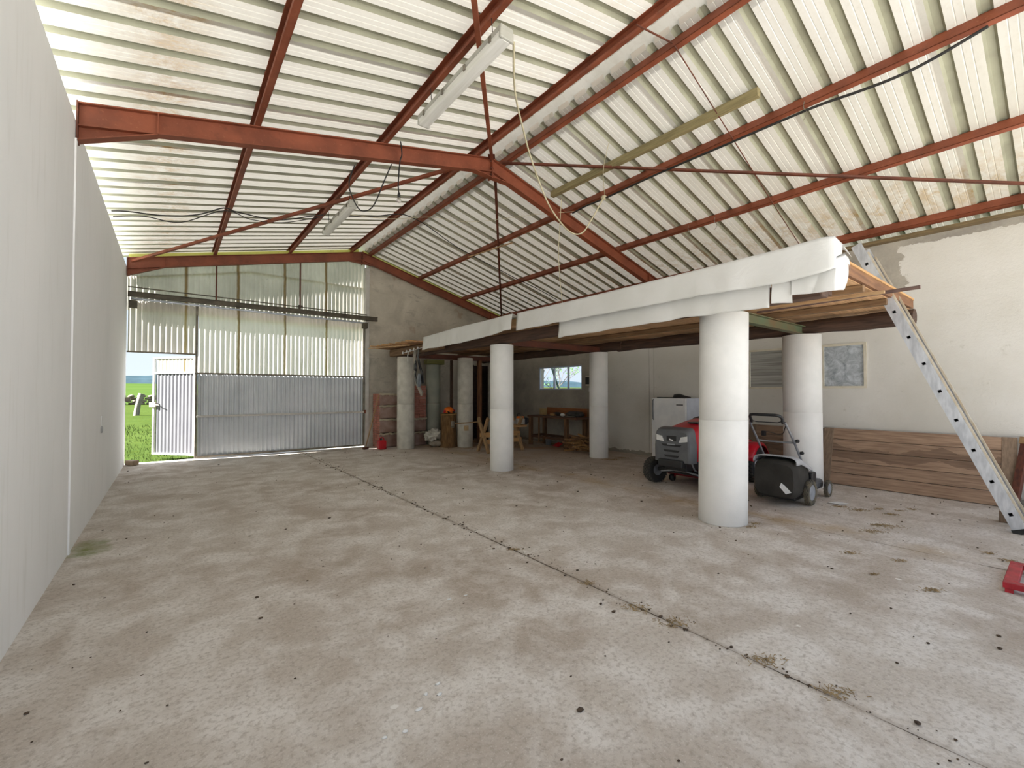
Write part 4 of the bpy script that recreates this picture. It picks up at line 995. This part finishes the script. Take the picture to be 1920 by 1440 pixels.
# ------------------------------------------------------------------ workbench under the far window
wb = thing('workbench', (7.9, 8.3, 0), 'old wooden workbench under the three-pane window', 'workbench')
MB().bx(7.60, 8.20, 7.28, 9.08, .735, .785).build('bench_top', BENCHW, wb, bevel=.004)
for x, y, sx in ((7.62, 9.0, 0), (7.62, 7.66, 0), (8.10, 8.98, 0), (8.10, 7.5, 0)):
    MB().bx(x, x+.08, y-.05, y+.05, 0, .735).build('leg', BENCHZ, wb, bevel=.004)
MB().bx(7.63, 7.67, 7.70, 8.95, .20, .26).build('stretcher', BENCHW, wb); MB().bx(8.12, 8.16, 7.55, 8.95, .20, .26).build('stretcher', BENCHW, wb)
MB().bx(7.67, 8.12, 8.93, 8.97, .22, .28).build('stretcher', BENCHW, wb)
MB().bx(7.62, 7.65, 8.62, 8.66, .10, .735).build('bench_brace', BENCHZ, wb)
bb = MB().bx(8.20, 8.235, 7.45, 8.95, .785, .985); bb.build('back_board', wood('bright_back_board', '9A6238', '7E4C2A', 'Y'), wb, bevel=.003)
MB().bx(8.14, 8.24, 7.30, 7.42, 0, .99).build('back_post', BENCHZ, wb, bevel=.004)
MB().bx(8.08, 8.19, 8.72, 8.82, .785, .98).build('wood_block', PALEW, label='pale square board standing at the far end of the workbench', cat='wood block', loc=None) if False else None
MB().bx(7.95, 7.98, 8.72, 8.98, .787, .96).build('wood_block', simple('tan_board', 'B8A070', '9E875A'), label='tan square board standing at the far end of the workbench', cat='board', bevel=.003)
MB().bx(7.85, 7.97, 8.30, 8.46, .787, .84).build('wood_block', PALEW, label='small pale wood block on the middle of the workbench', cat='wood block', bevel=.004)
MB().blob((7.98, 8.32, .83), (.09, .12, .045), 3, .4, 4).build('rag', FABRIC, label='dark rag behind the pale block on the workbench', cat='rag')
MB().blob((7.80, 7.93, .825), (.05, .07, .038), 3, .3, 4).build('paper_wad', PAPER, label='white crumpled paper on the workbench', cat='paper')
MB().blob((7.92, 7.62, .85), (.16, .26, .07), 4, .35, 3).build('folded_cover', simple('dark_tarp', '4A4642', '35322E', rough=.8), label='dark folded cover on the near end of the workbench', cat='cover')
MB().tube([(7.72, 7.75, .79), (7.73, 7.6, .80), (7.78, 7.5, .80)], .012, 6).build('hand_tool', GREYM, label='small grey hand tool at the front edge of the workbench', cat='tool')
MB().prism([(7.75, 8.05, .012), (7.80, 8.32, .012), (7.92, 8.22, .11), (7.88, 8.02, .09)], (.02, 0, .0)).build('red_dustpan', REDP, label='red dustpan on the floor under the workbench', cat='dustpan')
MB().lathe([(0, 0), (.07, 0), (.085, .16), (.08, .16), (.066, .01), (0, .01)], (7.95, 8.62, 0), (0, 0, 1), 20).build('grey_bucket', simple('bucket_grey', '8A8C90', '75777A'), label='small grey bucket under the workbench', cat='bucket')
MB().beam((8.28, 7.15, 0), (8.30, 7.33, .95), .05, .02).build('leaning_lath', PALEZ, label='thin lath leaning on the wall at the near end of the workbench', cat='lath')
mb_ = thing('meter_box', (8.28, 7.45, 1.5), 'small dark meter in a cream box on the wall beside the window', 'meter box')
MB().bx(8.26, 8.325, 7.30, 7.58, 1.56, 1.81).build('box', CREAM, mb_, bevel=.004)
MB().bx(8.25, 8.262, 7.32, 7.575, 1.595, 1.775).build('dark_face', BLACK, mb_)
MB().bx(8.29, 8.325, 7.38, 7.50, 1.41, 1.51).build('wall_switch', WPLAST, label='white wall switch under the meter box', cat='switch', bevel=.004)
# firewood
FW = [wood('split_wood_a', 'B08A58', '8C683E', 'X', vary=.5), wood('split_wood_b', '8E6A44', '6A4C30', 'X', vary=.5)]
random.seed(21)
for i in range(46):
    lay = i/46; cx = 7.55 + random.uniform(-.14, .14); cyy = 7.15 + random.uniform(-.42, .38)*(1-lay*.5); z = .03+.42*lay*random.uniform(.6, 1)
    z = min(z, .40*(1-abs(cyy-7.15)/.6)+.04)
    a = random.uniform(-.5, .5)+random.choice((0, pi/2, pi/3)); L = random.uniform(.28, .55); tilt = random.uniform(-.35, .35)
    dx, dy = cos(a)*L/2, sin(a)*L/2; dz = sin(tilt)*L/2*.6; z = max(z, abs(dz)+.02)
    t = random.uniform(.02, .04)
    MB().prism([(cx-dx, cyy-dy, z-dz), (cx-dx+t*sin(a), cyy-dy-t*cos(a), z-dz), (cx-dx+t*.5*sin(a), cyy-dy-t*.5*cos(a), z-dz+t)], (2*dx, 2*dy, 2*dz)).build('firewood_stick', FW[i % 2], label='split stick in the heap of firewood beside the workbench', cat='firewood', group='sticks in the firewood heap')

# ------------------------------------------------------------------ ceiling lamps and cables
def tube_lamp(x, y0, y1, z, w, label, clear):
    t = thing('tube_lamp', (x, (y0+y1)/2, z), label, 'lamp', 'fluorescent lamps under the purlin')
    m = MB(); m.bx(x-w/2, x+w/2, y0, y1, z+.045, z+.095); m.build('housing', LAMPH, t, bevel=.01)
    m = MB(); hw = w/2*.96
    prof = [(-hw, .045), (-hw, .015), (-hw*.8, -.015), (-hw*.2, -.022), (hw*.2, -.022), (hw*.8, -.015), (hw, .015), (hw, .045)]
    m.prism([(x+a, y0+.02, z+b) for a, b in prof], (0, y1-y0-.04, 0)); m.build('diffuser', LAMPD, t, bevel=.004)
    for yy in (y0, y1-.03): MB().bx(x-w/2-.004, x+w/2+.004, yy, yy+.03, z-.018, z+.06).build('end_cap', LAMPH, t, bevel=.012)
    n = 4
    for k in range(n):
        yy = y0+.15+(y1-y0-.3)*k/(n-1)
        MB().bx(x-w/2-.01, x-w/2, yy-.015, yy+.015, z+.02, z+.07).build('clip', GREYM, t)
        MB().bx(x+w/2, x+w/2+.01, yy-.015, yy+.015, z+.02, z+.07).build('clip', GREYM, t)
    for yy in (y0+.2, y1-.2):
        MB().tube([(x, yy, z+.09), (x-.01, yy+.01, zl(x)+.02)], .004, 5).build('hanging_wire', CABLE, t)
    return t
tube_lamp(2.12, 2.78, 4.28, 4.27, .13, 'long clear-covered tube lamp hanging nearest the camera', True)
tube_lamp(2.19, 6.75, 8.28, 4.25, .13, 'white tube lamp hanging beyond the middle roof frame', False)
def rope(pts, r, mat, label, cat='cable', group=None, nm='cable', sub=6):
    P = [V(p) for p in pts]; out = []
    for i in range(len(P)-1):
        p0, p1, p2, p3 = P[max(i-1, 0)], P[i], P[i+1], P[min(i+2, len(P)-1)]
        for k in range(sub):
            t = k/sub
            out.append(.5*((2*p1)+(p2-p0)*t+(2*p0-5*p1+4*p2-p3)*t*t+(3*p1-p0-3*p2+p3)*t**3))
    out.append(P[-1]); return MB().tube(out, r, 6).build(nm, mat, label=label, cat=cat, group=group)
rope([(-.67, 8.14, 3.90), (-.5, 8.15, 3.94), (-.09, 8.3, 4.03), (.3, 8.23, 4.12), (.61, 7.92, 4.2), (.80, 8.05, 4.23), (1.42, 8.39, 4.36), (1.88, 8.15, 4.46), (2.08, 8.07, 4.51)], .009, CABLE, 'black cable slung from the left wall to the lamp purlin')
rope([(-.66, 8.25, 3.86), (-.32, 8.2, 3.93), (.1, 8.45, 4.02), (.62, 7.97, 4.18), (1.01, 8.29, 4.24), (1.5, 8.45, 4.35), (2.08, 8.15, 4.5)], .007, CABLE, 'second thinner black cable sagging below the first one')
rope([(2.24, 8.0, 4.5), (2.72, 8.12, 4.66), (2.99, 8.1, 4.72), (3.4, 7.93, 4.81), (3.69, 8.03, 4.87), (4.11, 8.13, 4.82), (4.83, 8.27, 4.61), (5.44, 8.3, 4.45), (6.13, 8.27, 4.26), (6.67, 8.24, 4.11), (7.22, 8.18, 3.96), (7.87, 8.19, 3.78)], .009, CABLE, 'black cable crossing the ridge and down the right slope')
rope([(5.36, 5.2, 4.44), (5.36, 4.9, 4.46), (5.38, 4.5, 4.46), (5.36, 3.6, 4.46), (5.37, 2.6, 4.45), (5.40, 1.7, 4.45), (5.42, 1.3, 4.42), (5.42, 1.0, 4.40), (5.42, .75, 4.42), (5.38, .4, 4.47)], .014, CABLE, 'thick black cable along the right-hand purlin')
rope([(2.30, 5.28, 4.62), (2.31, 5.26, 4.45), (2.30, 5.30, 4.36), (2.28, 5.3, 4.07), (2.29, 5.3, 3.95)], .008, CABLE, 'short black lamp cord hanging from the middle roof frame')
rope([(2.28, 5.52, 4.42), (2.21, 5.6, 4.2), (2.07, 5.6, 3.84), (1.93, 5.6, 3.73), (1.83, 5.6, 3.81), (1.80, 5.75, 4.1), (1.95, 6.0, 4.49)], .008, CABLE, 'black cable loop hanging behind the middle roof frame')
bl = thing('light_bulb', (2.29, 5.3, 3.83), 'bare glass bulb hanging from the middle roof frame', 'light bulb')
MB().lathe([(.018, .07), (.02, .10), (.014, .13), (0, .135)], (2.29, 5.3, 3.83), (0, 0, 1), 14).build('socket', BLACK, bl)
MB().lathe([(0, -.002), (.018, .002), (.031, .02), (.031, .036), (.018, .06), (.014, .075)], (2.29, 5.3, 3.83), (0, 0, 1), 18).build('glass', BULBG, bl)
rope([(2.2, 2.80, 4.28), (2.6, 3.29, 4.32), (3.1, 3.78, 4.38), (3.6, 4.18, 4.28), (4.2, 4.53, 4.04), (4.7, 4.66, 3.84), (5.0, 4.66, 3.86), (5.2, 4.62, 4.13), (5.36, 4.53, 4.46)], .011, CORD, 'thick cream cord looping from the near lamp to the right purlin', 'cord', 'cream cords', 'cord')
rope([(5.0, 5.10, 4.55), (5.0, 5.17, 3.63), (5.0, 5.07, 2.70)], .006, CORD, 'thin cream cord hanging straight down to the deck', 'cord', 'cream cords', 'cord')
rope([(5.36, 4.5, 4.50), (4.85, 4.1, 4.56), (4.55, 3.75, 4.70)], .005, CORD, 'thin cream string running up from the purlin knot', 'cord', 'cream cords', 'cord')
MB().blob((5.37, 4.53, 4.47), (.03, .05, .04), 3, .6, 4).build('cord_knot', CORD, label='cream knot of cord on the right purlin', cat='cord')
rope([(2.45, 8.0, 4.60), (3.19, 7.9, 4.66), (3.93, 7.6, 4.78), (4.3, 7.2, 4.66), (4.61, 6.8, 4.62), (5.02, 5.8, 4.52), (5.37, 5.13, 4.45)], .004, CORD, 'thin cream cord strung between the ridge and the right purlin', 'cord', 'cream cords', 'cord')
MB().beam((5.30, 8.41, 4.46), (5.44, 6.97, 4.43), .03, .015).build('roof_stick', PALEY, label='thin pale stick tucked under the right purlin', cat='stick')
MB().beam((3.40, 2.47, zl(3.4)-.01), (3.95, 2.44, ZA-.02), .012, .012).build('tie_wire', RUSTD, label='short rusty tie wire across the ridge purlins', cat='wire')
rope([(3.96, 2.42, zr(3.96)-.01), (5.4, 2.52, zr(5.4)-.01), (6.8, 2.62, zr(6.8)-.01), (7.95, 2.69, zr(7.95)-.01)], .006, RUSTD, 'thin rusty tie rod across the right-hand purlins', 'rod', nm='tie_rod')
# twists of wire hanging from purlins
for (x, y, l) in ((5.42, 1.75, 'wire twist on the cable purlin'), (6.8, 3.9, 'wire twist on the lower right purlin, far one'), (6.8, 3.45, 'wire twist on the lower right purlin, near one')):
    z = zr(x); rope([(x-.05, y, z+.05), (x-.04, y+.01, z-.01), (x-.02, y-.02, z-.08), (x-.03, y+.02, z-.14)], .004, GREYM, l, 'wire', 'wire twists', 'wire_twist')

# ------------------------------------------------------------------ small things on floor and walls
MB().beam((-.62, 11.18, .05), (-.50, 11.02, .05), .12, .09).build('wood_wedge', simple('worn_block', 'B09A80', '8E7A64'), label='small wooden block at the foot of the left wall by the gate', cat='wood block', bevel=.01)
MB().bx(-.68, -.60, 11.12, 11.18, 1.22, 1.30).build('wall_catch', GREYM, label='small grey door catch on the end of the left wall', cat='catch', bevel=.01)
sp = thing('wall_socket', (-.675, 7.5, .93), 'small grey round socket on the left wall', 'socket')
MB().lathe([(0, .02), (.04, .018), (.045, 0)], (-.68, 7.51, .93), (1, 0, 0), 20).build('cover', LGREY, sp)
MB().bx(-.682, -.672, 7.49, 7.53, .98, 1.10).build('conduit', WPLAST, sp)
# red frame at the right
rf = thing('metal_stand', (4.95, .22, 0), 'red painted metal frame lying on the floor at the right edge', 'frame')
fx0, fx1, fy0, fy1 = 4.62, 5.25, -.12, .33
MB().bx(fx0, fx0+.07, fy0, fy1, .03, .07).build('frame_bar', REDF, rf, bevel=.004); MB().bx(fx1-.07, fx1, fy0, fy1, .03, .07).build('frame_bar', REDF, rf, bevel=.004)
MB().bx(fx0+.07, fx1-.07, fy1-.07, fy1, .03, .07).build('frame_bar', REDF, rf, bevel=.004); MB().bx(fx0+.07, fx1-.07, fy0, fy0+.07, .03, .07).build('frame_bar', REDF, rf, bevel=.004)
for x in (fx0+.03, fx1-.03):
    for y in (fy0+.03, fy1-.03): MB().bx(x-.02, x+.02, y-.02, y+.02, 0, .03).build('foot', REDF, rf)
m = MB(); m.grid(lambda u, v: V((6.55+.16*u, 1.80+.14*v-.05*u, .004+.006*mnoise.noise(V((u*3, v*3, 0)))+.004)), 6, 6); m.build('paper_scrap', PAPER, solid=.001, label='white scrap of paper on the floor by the push mower', cat='paper')
# straw clumps
random.seed(5)
CL = [(6.47, 1.78, .10), (6.45, 1.58, .12), (6.7, 1.45, .06), (6.52, 1.3, .08), (6.81, 1.27, .05), (7.01, 1.2, .05), (5.91, 1.2, .13), (5.9, 1.28, .09), (5.57, 1.26, .12), (4.68, 1.21, .07), (4.79, .9, .05), (4.26, .63, .07), (5.51, .34, .05), (5.62, .47, .05), (4.27, .96, .03), (4.77, 2.08, .06), (4.92, 2.1, .05), (2.44, 3.07, .06), (2.42, 2.2, .05), (2.40, 1.75, .08), (2.43, 1.5, .09), (2.46, 1.0, .09), (2.45, .7, .08), (7.2, 5.9, .2), (7.6, 5.9, .15)]
m = MB()
for x, y, r in CL:
    for k in range(int(75*r/.1)):
        a = random.uniform(0, pi); d = random.gauss(0, r*.6); e = random.gauss(0, r*.35); L = random.uniform(.008, .035)
        px, py = x+d*.8, y+e-d*.35; z = random.uniform(.001, .006)
        m.beam((px, py, z), (px+cos(a)*L, py+sin(a)*L, z+random.uniform(0, .006)), .0022, .0022)
m.build('straw_litter', STRAW, label='scattered clumps of straw and leaf litter on the concrete', cat='litter', kind='stuff')
m = MB(); random.seed(8)
for k in range(1500):
    x = random.uniform(-.6, 8.0); y = random.uniform(.1, 10.8)
    if x < 4 and random.random() < .45: continue
    r = random.choice((.003, .004, .005, .006, .010)) * random.uniform(.7, 1.3)
    if random.random() < .3: x = 2.42+random.gauss(0, .05)
    m.blob((x, y, r*.35), (r*random.uniform(.8, 1.8), r, r*.5), 1, .4, 3)
m.build('floor_crumbs', DEBRIS, label='small dark crumbs and droppings scattered over the floor', cat='litter', kind='stuff')
m = MB()
for (px, py) in ((.95, 1.87), (1.0, 1.83), (1.03, 1.9), (.88, 1.8), (.78, 1.72), (.70, 1.74), (1.62, 2.6), (1.5, 2.62), (3.9, 2.9)):
    m.blob((px, py, .001), (random.uniform(.008, .018), random.uniform(.006, .012), .003), 2, .7, 4)
m.build('plaster_flakes', PAPER, label='white plaster flakes on the floor near the camera', cat='litter', kind='stuff')

# ------------------------------------------------------------------ outside
def zg(x, y):
    if y < 12: return -.03
    if y < 35: return -.03+.03*(y-12)
    return .66+.027*(min(y, 140)-35)
g = MB(); xs = [-400, -150, -60, -25, -12, -6, -3, 0, 3, 6, 9, 12, 18, 30, 60, 150, 400]; ysg = [-400, -120, -40, -12, -4, -.52, 5, 11.43, 12, 14, 17, 20, 25, 30, 35]
def zz_(x, y):
    inside = -.95 < x < 8.6 and -.52 < y < 11.43
    return zg(x, y)
vs = [(x, y, zz_(x, y)-.0) for y in ysg for x in xs]; n = len(xs)
fs = [(j*n+i, j*n+i+1, (j+1)*n+i+1, (j+1)*n+i) for j in range(len(ysg)-1) for i in range(n-1)]
g.add([(a, b, c-.02) for a, b, c in vs], fs); g.build('meadow', GRASSG, loc=V((0, 0, 0)), kind='structure', label='grass meadow around the shed')
g = MB(); ysg = [35, 60, 100, 140, 500]; vs = [(x, y, zg(x, y)-.02-(y > 400)*15) for y in ysg for x in (-400, 400)]
g.add(vs, [(j*2, j*2+1, j*2+3, j*2+2) for j in range(4)]); g.build('far_field', FIELDM, kind='structure', loc=V((0, 35, 0)), label='green field rising beyond the stone wall')
g = MB()
def fn(u, v):
    x = -700+1400*u; y = 560+200*v
    return V((x, y, -20+(44+6*mnoise.noise(V((x*.012, 0, 0)))+2.5*mnoise.noise(V((x*.08, y*.08, 3))))*sin(min(1, v*1.6)*pi/2)))
g.grid(fn, 160, 8); g.build('wooded_hill', simple('blue_green_woods', '37474F', '2E3C42', scale=.05, rough=1, spec=0), kind='structure', loc=V((0, 560, 0)), label='distant blue wooded hill')
# grass tufts near the door
random.seed(3); m = MB()
for k in range(5200):
    x = random.uniform(-2.2, 1.3); y = 11.46+random.random()**1.6*9; h = random.uniform(.03, .09)*(1+.5*(random.random() < .1)); a = random.uniform(0, 2*pi); w = .004+.0006*(y-11)
    z = zg(x, y)-.025; dx, dy = cos(a)*w, sin(a)*w; b = random.uniform(-.03, .03)
    m.add([(x-dx, y-dy, z), (x+dx, y+dy, z), (x+b, y+b*.5, z+h)], [(0, 1, 2)])
m.build('grass', GRASSM, label='short green grass outside the open wicket door', cat='grass', kind='stuff')
# unseen pale gravel yard, added to bounce sunlight in through the open side
g = MB(); g.bx(-30, 40, -50, -.50, -.16, -.035)
g.build('bounce_yard', simple('bounce_gravel', 'C2BFBA', 'ACA9A3', scale=30, rough=1, bump=.4, bscale=80), kind='structure', label='unseen pale gravel added before the open end to bounce sunlight in')
# stone wall
sw = thing('dry_stone_wall', (-1, 35, .6), 'low rough stone wall crossing the meadow', 'stone wall')
random.seed(11)
st0 = None
for r in range(4):
    x = -12.0
    while x < 6:
        L = random.uniform(.28, .55)
        MB().blob((x+L/2, 35+random.uniform(-.1, .1), .70+r*.15), (L*.52, .25, .10), 1, .35, 2).build('stone', STONE, sw)
        x += L
pst = MB(); pst.tube([(-1.18, 25.6, zg(0, 25.6)-.05), (-1.12, 25.6, zg(0, 25.6)+.45), (-1.0, 25.6, zg(0, 25.6)+.95)], .10, 8, [.11, .10, .115]); pst.build('fence_post', OLDPOST, label='weathered grey fence post leaning in the meadow', cat='fence post')
# shade caster outside the left wall: a sloping log pile
# things seen through the far window
MB().bx(12.0, 19.0, 17.0, 17.3, -.05, 1.62).build('garden_wall', simple('brown_garden_wall', 'A08A70', 'B89A80', scale=2, rough=.9), label='low brown garden wall seen through the far window', cat='garden wall')
MB().beam((10.55, 10.20, .0), (9.7, 10.55, 2.6), .05, .05).build('green_pole', simple('green_pole', '5C7A6C', '4A6659'), label='slanting green pole outside the three-pane window', cat='pole')
MB().bx(9.9, 10.05, 11.42, 11.62, -.05, 3.4).build('white_post', WHITEM, label='white post outside the three-pane window', cat='post')
def bare_tree(x, y, h, label, seed, leaves=False):
    random.seed(seed); t = thing('garden_tree' if not leaves else 'garden_shrub', (x, y, 0), label, 'tree' if not leaves else 'shrub')
    b = MB(); tips = []
    def grow(p, d, L, r, lv):
        q = p+d*L; b.tube([p, (p+q)/2+V((random.uniform(-.03, .03),)*3)*L, q], r, 5, [r, r*.8, r*.6], cap=False)
        if lv == 0: tips.append(q); return
        for k in range(3 if lv > 1 else 4):
            nd = (d+V((random.uniform(-.8, .8), random.uniform(-.8, .8), random.uniform(-.2, .6)))).normalized(); grow(p.lerp(q, random.uniform(.5, 1)), nd, L*random.uniform(.55, .75), r*.55, lv-1)
    grow(V((x, y, -.05)), V((.05, 0, 1)), h*.42, .05 if not leaves else .03, 4)
    b.build('branches', TWIGM, t)
    if leaves:
        l = MB()
        for q in tips:
            for k in range(2):
                c = q+V([random.gauss(0, .06) for _ in range(3)]); a = V([random.uniform(-1, 1) for _ in range(3)]).normalized(); u = a.orthogonal()*.03
                l.add([c-u, c+a*.04, c+u, c-a*.04], [(0, 1, 2, 3)])
        l.build('leaves', LEAFM, t, kind='stuff')
bare_tree(13.0, 14.8, 5.0, 'bare thin tree outside the three-pane window', 4)
bare_tree(12.2, 13.0, 3.4, 'leafy young shrub seen through the right-hand far pane', 9, True)
